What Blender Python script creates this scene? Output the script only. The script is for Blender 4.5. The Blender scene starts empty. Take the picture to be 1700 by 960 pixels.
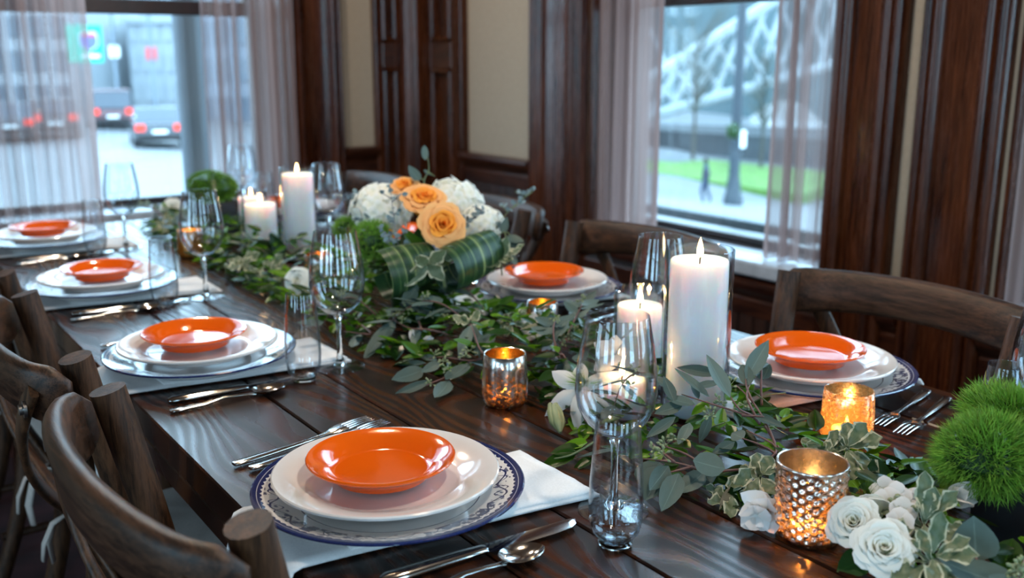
import bpy, bmesh, math, random
from mathutils import Vector, Matrix

# ------------------------------------------------------------------ camera
sc = bpy.context.scene
COL = sc.collection
PI = math.pi
FPX = 1653.0                                   # focal length in pixels of the 1700 px frame
PITCH = math.atan(385.0 / FPX)
YAW = math.radians(35.2)
CAM = Vector((0.0, 0.0, 1.26))
FW = Vector((math.sin(YAW) * math.cos(PITCH), math.cos(YAW) * math.cos(PITCH), -math.sin(PITCH)))
RT = Vector((math.cos(YAW), -math.sin(YAW), 0.0))
UP = RT.cross(FW)
cam_data = bpy.data.cameras.new('camera')
cam = bpy.data.objects.new('camera', cam_data)
COL.objects.link(cam)
cam_data.sensor_width = 36.0
cam_data.lens = 36.0 * FPX / 1700.0
cam_data.clip_start = 0.02
cam_data.clip_end = 500
cam.matrix_world = Matrix(((RT.x, UP.x, -FW.x, CAM.x), (RT.y, UP.y, -FW.y, CAM.y), (RT.z, UP.z, -FW.z, CAM.z), (0, 0, 0, 1)))
cam_data.dof.use_dof = True
cam_data.dof.focus_distance = 1.20
cam_data.dof.aperture_fstop = 4.0
sc.camera = cam

# ------------------------------------------------------------------ world, light, exposure
SKY = 10.0
w = bpy.data.worlds.new('overcast_sky')
sc.world = w
w.use_nodes = True
bg = w.node_tree.nodes['Background']
bg.inputs[0].default_value = (0.47, 0.765, 1.0, 1)
bg.inputs[1].default_value = SKY
sc.view_settings.view_transform = 'Standard'
sc.view_settings.look = 'None'
sc.view_settings.exposure = 0.0
sc.view_settings.gamma = 1.0
sc.view_settings.use_curve_mapping = False
sc.cycles.use_denoising = True
sc.cycles.max_bounces = 14
sc.cycles.transparent_max_bounces = 40
sc.cycles.transmission_bounces = 12
sc.cycles.caustics_reflective = False
sc.cycles.caustics_refractive = False
sc.cycles.sample_clamp_indirect = 6.0
LAMP_W = 32.0
RX, BY = 2.15, 3.80           # inner faces of the right wall and the back wall
LX, FY = -2.6, -2.8           # inner faces of the two walls behind the camera
CEIL = 3.1
# window openings: right wall (y range), back wall (x range), the two walls behind the camera
RWIN = [(1.62, 2.60), (0.18, 1.16), (-1.26, -0.28), (-2.60, -1.72)]
BWIN = [(0.42, 1.58)]
LWIN = [(1.05, 2.05), (-.65, .35), (-2.2, -1.2)]  # openings after the first are unseen, added for more light from the left
FWIN = [(.45, 1.45), (-1.3, -.4)]  # last opening is unseen, added for cool frontal light
WZ0, WZ1 = 0.70, 2.55

def portal(loc, rot, sx, sy):
    d = bpy.data.lights.new('window_portal', 'AREA')
    d.shape = 'RECTANGLE'; d.size = sx; d.size_y = sy
    d.cycles.is_portal = True
    o = bpy.data.objects.new('window_portal', d); COL.objects.link(o)
    o.location = loc; o.rotation_euler = rot
    o['kind'] = 'helper'
for a, b in RWIN: portal((RX + 0.20, (a + b) / 2, (WZ0 + WZ1) / 2), (0, PI / 2, 0), WZ1 - WZ0, b - a)
for a, b in BWIN: portal(((a + b) / 2, BY + 0.20, (WZ0 + WZ1) / 2), (-PI / 2, 0, 0), b - a, WZ1 - WZ0)
for a, b in LWIN: portal((LX - 0.20, (a + b) / 2, (WZ0 + WZ1) / 2), (0, -PI / 2, 0), WZ1 - WZ0, b - a)
for a, b in FWIN: portal(((a + b) / 2, FY - 0.20, (WZ0 + WZ1) / 2), (PI / 2, 0, 0), b - a, WZ1 - WZ0)

def at(px, py, depth):
    """point of the place seen at a pixel of the 1700x960 frame at a given depth (m along the view axis)"""
    return CAM + (FW + RT * ((px - 850) / FPX) - UP * ((py - 480) / FPX)) * depth
def onz(px, py, z):
    d = FW + RT * ((px - 850) / FPX) - UP * ((py - 480) / FPX)
    return CAM + d * ((z - CAM.z) / d.z)
R = random.Random(7)

# ------------------------------------------------------------------ mesh helpers
class MB:
    def __init__(s): s.v = []; s.f = []; s.m = []; s.uv = None
    def add(s, vs, fs, mi=0):
        n = len(s.v); s.v += [tuple(v) for v in vs]
        for f in fs: s.f.append(tuple(i + n for i in f)); s.m.append(mi)
    def box(s, c0, c1, bev=0.0, M=None, mi=0):
        x0, y0, z0 = c0; x1, y1, z1 = c1
        if bev <= 0:
            vs = [(x, y, z) for x in (x0, x1) for y in (y0, y1) for z in (z0, z1)]
            fs = [(0, 1, 3, 2), (4, 6, 7, 5), (0, 4, 5, 1), (2, 3, 7, 6), (0, 2, 6, 4), (1, 5, 7, 3)]
        else:
            b = min(bev, (x1 - x0) * .49, (y1 - y0) * .49, (z1 - z0) * .49)
            vs = []; idx = {}
            for i in (0, 1):
                for j in (0, 1):
                    for k in (0, 1):
                        X = (x0, x1)[i]; Y = (y0, y1)[j]; Z = (z0, z1)[k]
                        dx = b * (1 - 2 * i); dy = b * (1 - 2 * j); dz = b * (1 - 2 * k)
                        for a, p in (('x', (X, Y + dy, Z + dz)), ('y', (X + dx, Y, Z + dz)), ('z', (X + dx, Y + dy, Z))):
                            idx[(i, j, k, a)] = len(vs); vs.append(p)
            g = lambda i, j, k, a: idx[(i, j, k, a)]
            fs = []
            for i in (0, 1):
                q = [g(i, 0, 0, 'x'), g(i, 1, 0, 'x'), g(i, 1, 1, 'x'), g(i, 0, 1, 'x')]; fs.append(q if i else q[::-1])
                q = [g(0, i, 0, 'y'), g(0, i, 1, 'y'), g(1, i, 1, 'y'), g(1, i, 0, 'y')]; fs.append(q if i else q[::-1])
                q = [g(0, 0, i, 'z'), g(1, 0, i, 'z'), g(1, 1, i, 'z'), g(0, 1, i, 'z')]; fs.append(q if i else q[::-1])
            for i in (0, 1):
                for j in (0, 1):
                    s1 = (i ^ j)
                    q = [g(i, j, 0, 'x'), g(i, j, 0, 'y'), g(i, j, 1, 'y'), g(i, j, 1, 'x')]; fs.append(q if not s1 else q[::-1])
                    q = [g(i, 0, j, 'x'), g(i, 0, j, 'z'), g(i, 1, j, 'z'), g(i, 1, j, 'x')]; fs.append(q if s1 else q[::-1])
                    q = [g(0, i, j, 'y'), g(0, i, j, 'z'), g(1, i, j, 'z'), g(1, i, j, 'y')]; fs.append(q if not s1 else q[::-1])
                    for k in (0, 1):
                        q = [g(i, j, k, 'x'), g(i, j, k, 'y'), g(i, j, k, 'z')]
                        fs.append(q if (i + j + k) % 2 else q[::-1])
        if M is not None: vs = [M @ Vector(v) for v in vs]
        s.add(vs, fs, mi); return s
    def lathe(s, prof, n=32, M=None, cap0=False, cap1=False, mi=0, rot=0.0):
        vs = []; fs = []
        for r, z in prof:
            for i in range(n):
                a = 2 * PI * i / n + rot
                vs.append((r * math.cos(a), r * math.sin(a), z))
        for k in range(len(prof) - 1):
            for i in range(n):
                j = (i + 1) % n
                fs.append((k * n + i, k * n + j, (k + 1) * n + j, (k + 1) * n + i))
        if cap0: fs.append(tuple(range(n))[::-1])
        if cap1: fs.append(tuple((len(prof) - 1) * n + i for i in range(n)))
        if M is not None: vs = [M @ Vector(v) for v in vs]
        s.add(vs, fs, mi); return s
    def tube(s, pts, rad, n=8, cap=True, flat=None, updir=None, mi=0):
        """sweep along pts; rad a number or list; flat: (rx, ry) section scale with updir the section's y axis"""
        P = [Vector(p) for p in pts]; N = len(P)
        if not hasattr(rad, '__len__'): rad = [rad] * N
        vs = []; fs = []
        ref = Vector(updir) if updir is not None else None
        prev = None
        for k in range(N):
            t = (P[min(k + 1, N - 1)] - P[max(k - 1, 0)]).normalized()
            if ref is not None: v = ref - t * ref.dot(t)
            elif prev is None:
                a = Vector((0, 0, 1)) if abs(t.z) < .9 else Vector((1, 0, 0)); v = a - t * a.dot(t)
            else: v = prev - t * prev.dot(t)
            if v.length < 1e-6: v = t.orthogonal()
            v.normalize(); prev = v; u = v.cross(t)
            fx, fy = flat if flat else (1, 1)
            for i in range(n):
                a = 2 * PI * i / n
                vs.append(P[k] + u * (math.cos(a) * rad[k] * fx) + v * (math.sin(a) * rad[k] * fy))
        for k in range(N - 1):
            for i in range(n):
                j = (i + 1) % n
                fs.append((k * n + i, k * n + j, (k + 1) * n + j, (k + 1) * n + i))
        if cap: fs.append(tuple(range(n))[::-1]); fs.append(tuple((N - 1) * n + i for i in range(n)))
        s.add(vs, fs, mi); return s
    def sweep_rect(s, pts, hw, hh, updirs, mi=0, ch=0.25):
        """rounded-rectangle section (half width hw, half height hh, may be lists) along pts with a given up vector per point"""
        P = [Vector(p) for p in pts]; N = len(P)
        if not hasattr(hw, '__len__'): hw = [hw] * N
        if not hasattr(hh, '__len__'): hh = [hh] * N
        vs = []; fs = []; n = 8
        for k in range(N):
            t = (P[min(k + 1, N - 1)] - P[max(k - 1, 0)]).normalized()
            v = Vector(updirs[k]); v = (v - t * v.dot(t)).normalized(); u = v.cross(t)
            a, b = hw[k], hh[k]; c = min(a, b) * 2 * ch
            for x, y in ((a, b - c), (a - c, b), (-a + c, b), (-a, b - c), (-a, -b + c), (-a + c, -b), (a - c, -b), (a, -b + c)):
                vs.append(P[k] + u * x + v * y)
        for k in range(N - 1):
            for i in range(n):
                j = (i + 1) % n
                fs.append((k * n + i, k * n + j, (k + 1) * n + j, (k + 1) * n + i))
        fs.append(tuple(range(n))[::-1]); fs.append(tuple((N - 1) * n + i for i in range(n)))
        s.add(vs, fs, mi); return s
    def grid(s, fn, nu, nv, mi=0, uv=False):
        vs = []; fs = []
        for j in range(nv + 1):
            for i in range(nu + 1): vs.append(fn(i / nu, j / nv))
        for j in range(nv):
            for i in range(nu):
                a = j * (nu + 1) + i
                fs.append((a, a + 1, a + nu + 2, a + nu + 1))
        if uv:
            if s.uv is None: s.uv = {}
            n0 = len(s.v)
            for j in range(nv + 1):
                for i in range(nu + 1): s.uv[n0 + j * (nu + 1) + i] = (i / nu, j / nv)
        s.add(vs, fs, mi); return s
    def mesh(s, name, mats, smooth=True):
        me = bpy.data.meshes.new(name)
        me.from_pydata(s.v, [], s.f)
        if not isinstance(mats, (list, tuple)): mats = [mats]
        for m in mats: me.materials.append(m)
        if len(mats) > 1:
            for p, mi in zip(me.polygons, s.m): p.material_index = mi
        if s.uv is not None:
            l = me.uv_layers.new(name='UVMap')
            for lp in me.loops: l.data[lp.index].uv = s.uv.get(lp.vertex_index, (0.5, 0.5))
        if smooth:
            for p in me.polygons: p.use_smooth = True
            if smooth != 'all':
                ang = smooth if isinstance(smooth, float) else math.radians(40)
                bm = bmesh.new(); bm.from_mesh(me)
                for e in bm.edges:
                    if len(e.link_faces) == 2 and e.calc_face_angle(0) > ang: e.smooth = False
                bm.to_mesh(me); bm.free()
        me.update(); return me
    def build(s, name, mats, parent=None, smooth=True):
        return obj(name, s.mesh(name, mats, smooth), parent)

def obj(name, me, parent=None, M=None):
    o = bpy.data.objects.new(name, me); COL.objects.link(o)
    if parent is not None: o.parent = parent
    if M is not None: o.matrix_basis = M
    return o
def tag(o, label=None, cat=None, group=None, kind=None):
    if label: o['label'] = label
    if cat: o['category'] = cat
    if group: o['group'] = group
    if kind: o['kind'] = kind
    return o
def thing(name, label, cat, loc=(0, 0, 0), rz=0.0, group=None):
    o = bpy.data.objects.new(name, None); COL.objects.link(o)
    o.empty_display_size = 0.05
    o.location = loc; o.rotation_euler = (0, 0, rz)
    return tag(o, label, cat, group)
def copy_tree(o, parent=None):
    c = o.copy(); COL.objects.link(c); c.parent = parent
    for ch in list(o.children): copy_tree(ch, c)
    return c
def struct(name, mb, mat, parent=None, smooth=False):
    o = mb.build(name, mat, parent, smooth)
    if parent is None: o['kind'] = 'structure'
    return o
def frame(origin, ydir, normal, scale=(1, 1, 1)):
    y = Vector(ydir).normalized(); n = Vector(normal)
    z = n - y * n.dot(y)
    if z.length < 1e-5: z = y.orthogonal()
    z.normalize(); x = y.cross(z)
    M = Matrix(((x.x * scale[0], y.x * scale[1], z.x * scale[2], origin[0]),
                (x.y * scale[0], y.y * scale[1], z.y * scale[2], origin[1]),
                (x.z * scale[0], y.z * scale[1], z.z * scale[2], origin[2]), (0, 0, 0, 1)))
    return M

# ------------------------------------------------------------------ material helpers
class NT:
    """small wrapper so node graphs read like expressions"""
    def __init__(s, name):
        s.mat = bpy.data.materials.new(name); s.mat.use_nodes = True
        s.t = s.mat.node_tree; s.t.nodes.clear()
        s.out = s.t.nodes.new('ShaderNodeOutputMaterial')
    def put(s, sock, val):
        if isinstance(val, bpy.types.NodeSocket): s.t.links.new(val, sock)
        elif val is not None:
            if hasattr(val, '__len__') and len(val) == 3 and sock.type == 'RGBA': val = (*val, 1)
            sock.default_value = val
    def n(s, typ, ins=None, out=0, **props):
        nd = s.t.nodes.new(typ)
        for k, v in props.items(): setattr(nd, k, v)
        for k, v in (ins or {}).items(): s.put(nd.inputs[k], v)
        return nd.outputs[out]
    def math(s, op, a, b=None, c=None):
        nd = s.t.nodes.new('ShaderNodeMath'); nd.operation = op
        s.put(nd.inputs[0], a)
        if b is not None: s.put(nd.inputs[1], b)
        if c is not None: s.put(nd.inputs[2], c)
        return nd.outputs[0]
    def coord(s, which='Object'): return s.n('ShaderNodeTexCoord', out={'Generated': 0, 'Normal': 1, 'UV': 2, 'Object': 3}[which])
    def mapv(s, v, scale=(1, 1, 1), loc=(0, 0, 0), rot=(0, 0, 0)):
        return s.n('ShaderNodeMapping', {'Vector': v, 'Location': loc, 'Rotation': rot, 'Scale': scale})
    def noise(s, v, scale=5, detail=2, rough=.5, dist=0.0, out=0):
        return s.n('ShaderNodeTexNoise', {'Vector': v, 'Scale': scale, 'Detail': detail, 'Roughness': rough, 'Distortion': dist}, out)
    def ramp(s, f, stops, interp='LINEAR'):
        nd = s.t.nodes.new('ShaderNodeValToRGB'); s.put(nd.inputs[0], f)
        cr = nd.color_ramp; cr.interpolation = interp
        while len(cr.elements) < len(stops): cr.elements.new(0.5)
        for e, (p, c) in zip(cr.elements, stops):
            e.position = p; e.color = (*c, 1) if hasattr(c, '__len__') else (c, c, c, 1)
        return nd.outputs[0]
    def mix(s, f, a, b): return s.n('ShaderNodeMix', {'Factor': f, 6: a, 7: b}, out=2, data_type='RGBA')
    def bump(s, h, strength=.3, dist=.01): return s.n('ShaderNodeBump', {'Height': h, 'Strength': strength, 'Distance': dist})
    def rand(s): return s.n('ShaderNodeObjectInfo', out='Random')
    def bsdf(s, **k):
        nd = s.t.nodes.new('ShaderNodeBsdfPrincipled')
        names = dict(color='Base Color', rough='Roughness', metal='Metallic', spec='Specular IOR Level', coat='Coat Weight', coatr='Coat Roughness', normal='Normal', sss='Subsurface Weight', sssr='Subsurface Radius', ssss='Subsurface Scale', trans='Transmission Weight', ior='IOR', alpha='Alpha', emit='Emission Color', emits='Emission Strength', sheen='Sheen Weight', coatn='Coat Normal')
        for a, v in k.items(): s.put(nd.inputs[names[a]], v)
        return nd.outputs[0]
    def done(s, sh): s.t.links.new(sh, s.out.inputs[0]); return s.mat

MAT = {}
def simple(name, col, rough=.5, metal=0.0, var=.15, scale=30, **k):
    t = NT(name); c = t.coord()
    f = t.noise(c, scale, 3)
    d = tuple(x * (1 - var) for x in col); l = tuple(min(1, x * (1 + var)) for x in col)
    t.done(t.bsdf(color=t.ramp(f, [(.3, d), (.7, l)]), rough=rough, metal=metal, **k))
    MAT[name] = t.mat; return t.mat

def wood(name, dark, light, scale=(60, 60, 4), rough=.45, coat=0.0, bump=.25, bd=.002, spec=.5):
    t = NT(name); c = t.coord()
    r = t.rand()
    off = t.n('ShaderNodeCombineXYZ', {0: t.math('MULTIPLY', r, 7.1), 1: t.math('MULTIPLY', r, 3.3), 2: t.math('MULTIPLY', r, 5.7)})
    v = t.n('ShaderNodeVectorMath', {0: t.mapv(c, scale), 1: off}, operation='ADD')
    a = t.noise(v, 1.0, 5, .6, .4)
    b = t.noise(t.mapv(c, tuple(x * 5 for x in scale)), 1.0, 4, .7)
    big = t.noise(c, 6, 2)
    f = t.math('ADD', t.math('MULTIPLY', a, .55), t.math('MULTIPLY', b, .45))
    col = t.ramp(f, [(.41, dark), (.60, light)])
    col = t.mix(t.math('MULTIPLY', big, .5), col, tuple(x * .6 for x in dark))
    t.done(t.bsdf(color=col, rough=t.math('ADD', t.math('MULTIPLY', b, .25), rough - .12), coat=coat, coatr=.12, spec=spec, normal=t.bump(f, bump, bd)))
    MAT[name] = t.mat; return t.mat

# ------------------------------------------------------------------ materials
wood('mahogany', (.022, .0050, .0020), (.105, .027, .0075), (26, 26, 1.6), rough=.26, coat=.18, bump=.06, spec=.28)
wood('mahogany_h', (.020, .0048, .0022), (.085, .023, .008), (3, 3, 26), rough=.34, coat=.25, bump=.10)
wood('beadboard', (.016, .006, .004), (.050, .017, .009), (30, 30, 2), rough=.40, bump=.12)
wood('sash_wood', (.010, .004, .004), (.028, .010, .009), (20, 20, 20), rough=.40, bump=.08)
wood('chair_wood', (.016, .0068, .0030), (.120, .050, .022), (70, 70, 5), rough=.48, bump=.6, bd=.0015, spec=.3)
wood('chair_wood_rail', (.014, .0062, .0032), (.100, .042, .021), (90, 6, 90), rough=.44, bump=.6, bd=.0012, spec=.3)
simple('sill_paint', (.42, .46, .52), rough=.28)
simple('plaster', (.36, .285, .21), rough=.85, var=.05, scale=60)
simple('ceiling_paint', (.20, .13, .085), rough=.8, var=.08)
simple('flatware_steel', (.62, .61, .60), rough=.13, metal=1.0, var=.04, scale=8)
simple('bolt_steel', (.30, .29, .28), rough=.35, metal=1.0)
simple('wick', (.02, .015, .012), rough=.9)
simple('black_pot', (.012, .013, .016), rough=.55)
simple('lamp_shade', (.75, .70, .60), rough=.8)
simple('brass', (.45, .30, .12), rough=.3, metal=1.0)

def table_wood():
    t = NT('table_wood'); c = t.coord(); r = t.rand()
    off = t.n('ShaderNodeCombineXYZ', {0: t.math('MULTIPLY', r, 17.0), 1: t.math('MULTIPLY', r, 41.0), 2: t.math('MULTIPLY', r, 9.0)})
    v = t.n('ShaderNodeVectorMath', {0: t.mapv(c, (8.5, 2.6, 1)), 1: off}, operation='ADD')
    n1 = t.noise(v, 1.0, 1.2, .45, .25)
    sep = t.n('ShaderNodeSeparateXYZ', {0: c})
    val = t.math('ADD', t.math('MULTIPLY', n1, 8.5), t.math('MULTIPLY', sep, 34.0))
    fine = t.noise(t.mapv(c, (320, 9, 20)), 1.0, 3, .6)
    s = t.math('ADD', t.math('MULTIPLY', t.math('SINE', t.math('MULTIPLY', val, 2 * PI)), .5), .5)
    s = t.math('ADD', t.math('MULTIPLY', s, .8), t.math('MULTIPLY', fine, .2))
    col = t.ramp(s, [(.10, (.011, .0036, .0018)), (.45, (.026, .0082, .0038)), (.90, (.056, .0170, .0070))])
    rough = t.math('ADD', t.math('MULTIPLY', s, -.14), .34)
    b = t.bump(t.math('ADD', s, t.math('MULTIPLY', fine, .3)), .09, .0016)
    t.done(t.bsdf(color=col, rough=rough, spec=.24, normal=b))
    MAT['table_wood'] = t.mat
table_wood()

def glass_thin(name, tint=(.955, .965, .975), edge=(.40, .45, .50), rough=0.0, f0=.05, pw=4.0):
    t = NT(name)
    lw = t.n('ShaderNodeLayerWeight', {'Blend': .5}, out=1)
    fr = t.math('ADD', f0, t.math('MULTIPLY', t.math('POWER', lw, pw), .88))
    tr = t.n('ShaderNodeBsdfTransparent', {0: t.ramp(lw, [(.45, tint), (.98, edge)])})
    gl = t.n('ShaderNodeBsdfGlossy', {0: (1, 1, 1), 'Roughness': rough})
    t.done(t.n('ShaderNodeMixShader', {0: fr, 1: tr, 2: gl})); MAT[name] = t.mat
glass_thin('drinking_glass')
glass_thin('window_glass', (.97, .98, .98), (.9, .92, .93), f0=.04, pw=5.0)
def glass_solid(name):
    t = NT(name)
    t.done(t.n('ShaderNodeBsdfGlass', {0: (.97, .985, .99), 'Roughness': 0.0, 'IOR': 1.46})); MAT[name] = t.mat
glass_solid('solid_glass')

def ceramic(name, col, rough=.12):
    t = NT(name); c = t.coord()
    f = t.noise(c, 40, 2)
    t.done(t.bsdf(color=t.ramp(f, [(.3, tuple(x * .97 for x in col)), (.7, col)]), rough=rough, coat=.6, coatr=.05)); MAT[name] = t.mat
ceramic('white_china', (.80, .74, .70))
ceramic('orange_glaze', (.80, .105, .003), .10)
simple('white_cotton', (.86, .83, .82), rough=.9, var=.05, scale=400, sheen=.2)
simple('beige_canvas', (.46, .39, .35), rough=.95, var=.10, scale=300)
simple('carpet', (.045, .012, .014), rough=1.0, var=.7, scale=9)

def transferware():
    t = NT('transferware_china'); c = t.coord()
    sp = t.t.nodes.new('ShaderNodeSeparateXYZ'); t.put(sp.inputs[0], c)
    x, y = sp.outputs[0], sp.outputs[1]
    r = t.math('SQRT', t.math('ADD', t.math('MULTIPLY', x, x), t.math('MULTIPLY', y, y)))
    th = t.math('ARCTAN2', y, x)
    # scalloped edge band
    sc_ = t.math('ABSOLUTE', t.math('SINE', t.math('MULTIPLY', th, 44.0)))
    lim = t.math('SUBTRACT', .1425, t.math('MULTIPLY', sc_, .0024))
    band = t.math('GREATER_THAN', r, lim)
    gap = t.math('MULTIPLY', t.math('GREATER_THAN', r, .1455), t.math('LESS_THAN', r, .1463))
    band = t.math('MULTIPLY', band, t.math('SUBTRACT', 1.0, t.math('MULTIPLY', gap, .7)))
    # vine scroll
    def near(a, b, wd): return t.math('LESS_THAN', t.math('ABSOLUTE', t.math('SUBTRACT', a, b)), wd)
    mid = t.math('ADD', .1285, t.math('MULTIPLY', t.math('SINE', t.math('MULTIPLY', th, 15.0)), .0062))
    vine = near(r, mid, .0012)
    mid2 = t.math('ADD', .1275, t.math('MULTIPLY', t.math('SINE', t.math('ADD', t.math('MULTIPLY', th, 30.0), 1.2)), .0068))
    vine2 = near(r, mid2, .0009)
    # blossoms and leaves: cells in polar space
    pol = t.n('ShaderNodeCombineXYZ', {0: t.math('MULTIPLY', th, .128), 1: r, 2: 0.0})
    vo = t.n('ShaderNodeTexVoronoi', {'Vector': pol, 'Scale': 95.0, 'Randomness': .9}, out=0)
    petal = t.noise(pol, 420, 2)
    den = t.math('ADD', .5, t.math('MULTIPLY', t.math('SINE', t.math('MULTIPLY', th, 5.0)), .5))
    blob = t.math('LESS_THAN', t.math('ADD', vo, t.math('MULTIPLY', petal, .45)), t.math('ADD', .50, t.math('MULTIPLY', den, .30)))
    inband = t.math('MULTIPLY', t.math('GREATER_THAN', r, .1175), t.math('LESS_THAN', r, .1385))
    flo = t.math('MULTIPLY', t.math('MAXIMUM', t.math('MAXIMUM', vine, vine2), t.math('MULTIPLY', blob, .85)), inband)
    inner = near(r, .1035, .0007)
    f = t.math('MAXIMUM', t.math('MAXIMUM', band, flo), inner)
    tone = t.mix(petal, (.007, .010, .050), (.030, .050, .170))
    col = t.mix(f, (.78, .72, .68), tone)
    t.done(t.bsdf(color=col, rough=.12, coat=.6, coatr=.05)); MAT['transferware_china'] = t.mat
transferware()

def curtain():
    t = NT('sheer_voile'); c = t.coord()
    g = t.noise(t.mapv(c, (16, 16, .35)), 1.0, 2)  # vertical bands paint dark folds and bright slits into colour and opacity
    f = t.math('ADD', t.math('MULTIPLY', g, .7), t.math('MULTIPLY', t.noise(t.mapv(c, (60, 60, .7)), 1.0, 2), .3))
    col = t.ramp(f, [(.3, (.30, .19, .17)), (.7, (.50, .38, .36))])
    di = t.n('ShaderNodeBsdfDiffuse', {0: col}); tl = t.n('ShaderNodeBsdfTranslucent', {0: col}); tp = t.n('ShaderNodeBsdfTransparent', {0: (.93, .90, .90)})
    a = t.n('ShaderNodeMixShader', {0: .55, 1: di, 2: tl})
    t.done(t.n('ShaderNodeMixShader', {0: t.ramp(f, [(.40, .12), (.60, .62)]), 1: a, 2: tp})); MAT['sheer_voile'] = t.mat
curtain()

def wax():
    t = NT('candle_wax'); c = t.coord()
    f = t.noise(c, 25, 2)
    t.done(t.bsdf(color=t.ramp(f, [(.3, (.92, .88, .88)), (.7, (.95, .92, .92))]), rough=.42, sss=.85, sssr=(1.0, .55, .35), ssss=.05, spec=.4)); MAT['candle_wax'] = t.mat
wax()
def emit(name, col, st):
    t = NT(name); t.done(t.n('ShaderNodeEmission', {0: (*col, 1), 1: st})); MAT[name] = t.mat
emit('flame', (1.0, .60, .22), 26)
emit('bulb', (1.0, .86, .70), 14)
emit('taillight', (1.0, .10, .08), 3.0)

def mercury(name, metal=(.66, .62, .58), holes=.56, glow=.04):
    t = NT(name); c = t.coord()
    big = t.noise(t.mapv(c, (1, 1, 1.5)), 170, 4, .65)
    sp = t.t.nodes.new('ShaderNodeSeparateXYZ'); t.put(sp.inputs[0], c)
    hz = t.math('MULTIPLY', sp.outputs[2], -1.9)       # silvering is thinner towards the foot
    f = t.math('ADD', big, hz)
    hole = t.ramp(f, [(holes - .035, 0.0), (holes + .02, 1.0)])
    mot = t.noise(c, 140, 3)
    mt = t.bsdf(color=t.ramp(mot, [(.35, tuple(x * .62 for x in metal)), (.65, metal)]), metal=1.0, rough=.20, normal=t.bump(mot, .25, .001))
    tp = t.n('ShaderNodeBsdfTransparent', {0: (.98, .72, .42)})
    tl = t.n('ShaderNodeBsdfTranslucent', {0: (.95, .62, .36)})
    mt = t.n('ShaderNodeMixShader', {0: glow, 1: mt, 2: tl})
    t.done(t.n('ShaderNodeMixShader', {0: t.math('MULTIPLY', hole, .78), 1: mt, 2: tp})); MAT[name] = t.mat
mercury('mercury_silver', holes=.508)
mercury('gold_lining', (.98, .60, .18), holes=.508, glow=.10)
mercury('mercury_rose', (.78, .70, .64), holes=.475, glow=.16)
mercury('mercury_clear', (.70, .62, .52), holes=.37, glow=.25)
simple('gold_leaf', (.95, .56, .16), rough=.36, metal=.85, var=.25, scale=160)

def leafmat(name, dark, light, rough=.45, tl=.25, vein=.2, back=None):
    t = NT(name); c = t.coord('UV'); r = t.rand()
    sp = t.t.nodes.new('ShaderNodeSeparateXYZ'); t.put(sp.inputs[0], c)
    u = t.math('ABSOLUTE', t.math('SUBTRACT', sp.outputs[0], .5))
    ob = t.coord()
    n = t.noise(ob, 5, 3)
    f = t.math('ADD', t.math('MULTIPLY', r, .75), t.math('MULTIPLY', n, .25))
    col = t.ramp(f, [(.1, dark), (.9, light)])
    mid = t.math('LESS_THAN', u, .022)
    col = t.mix(t.math('MULTIPLY', mid, vein), col, tuple(min(1, x * 2.2) for x in light))
    if back:
        g = t.n('ShaderNodeNewGeometry', out='Backfacing'); col = t.mix(g, col, back)
    pr = t.bsdf(color=col, rough=rough, spec=.28, normal=t.bump(t.noise(ob, 60, 2), .08, .003))
    tr = t.n('ShaderNodeBsdfTranslucent', {0: col})
    t.done(t.n('ShaderNodeMixShader', {0: tl, 1: pr, 2: tr})); MAT[name] = t.mat
leafmat('eucalyptus_leaf', (.048, .080, .068), (.108, .155, .135), rough=.50, tl=.12, vein=.25)
leafmat('eucalyptus_blue', (.13, .18, .19), (.22, .29, .30), rough=.55, tl=.12)
leafmat('ruscus_leaf', (.007, .032, .002), (.052, .150, .006), rough=.30, tl=.22)
leafmat('bright_leaf', (.030, .110, .004), (.145, .310, .010), rough=.32, tl=.30)
leafmat('dark_leaf', (.005, .020, .004), (.018, .056, .010), rough=.28, tl=.12)
def variegated():
    t = NT('variegated_leaf'); c = t.coord('UV'); ob = t.coord(); r = t.rand()
    sp = t.t.nodes.new('ShaderNodeSeparateXYZ'); t.put(sp.inputs[0], c)
    u = t.math('ABSOLUTE', t.math('SUBTRACT', sp.outputs[0], .5))
    n = t.noise(t.n('ShaderNodeVectorMath', {0: c, 1: t.n('ShaderNodeCombineXYZ', {0: t.math('MULTIPLY', r, 9.0)})}, operation='ADD'), 7, 2)
    e = t.math('GREATER_THAN', t.math('ADD', u, t.math('MULTIPLY', t.math('SUBTRACT', n, .5), .22)), .385)
    g = t.mix(n, (.075, .110, .055), (.165, .205, .105))
    col = t.mix(e, g, (.52, .50, .34))
    pr = t.bsdf(color=col, rough=.45); tr = t.n('ShaderNodeBsdfTranslucent', {0: col})
    t.done(t.n('ShaderNodeMixShader', {0: .2, 1: pr, 2: tr})); MAT['variegated_leaf'] = t.mat
variegated()
def striped():
    t = NT('striped_leaf'); c = t.coord('UV')
    sp = t.t.nodes.new('ShaderNodeSeparateXYZ'); t.put(sp.inputs[0], c)
    n = t.noise(t.mapv(c, (16, .5, 1)), 1.0, 3, .65)
    fine = t.noise(t.mapv(c, (70, .6, 1)), 1.0, 2)
    f = t.math('ADD', t.math('MULTIPLY', n, .75), t.math('MULTIPLY', fine, .25))
    col = t.ramp(f, [(.40, (.010, .036, .014)), (.54, (.022, .070, .022)), (.60, (.30, .36, .13))])
    pr = t.bsdf(color=col, rough=.33, normal=t.bump(fine, .2, .002)); tr = t.n('ShaderNodeBsdfTranslucent', {0: col})
    t.done(t.n('ShaderNodeMixShader', {0: .15, 1: pr, 2: tr})); MAT['striped_leaf'] = t.mat
striped()
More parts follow.
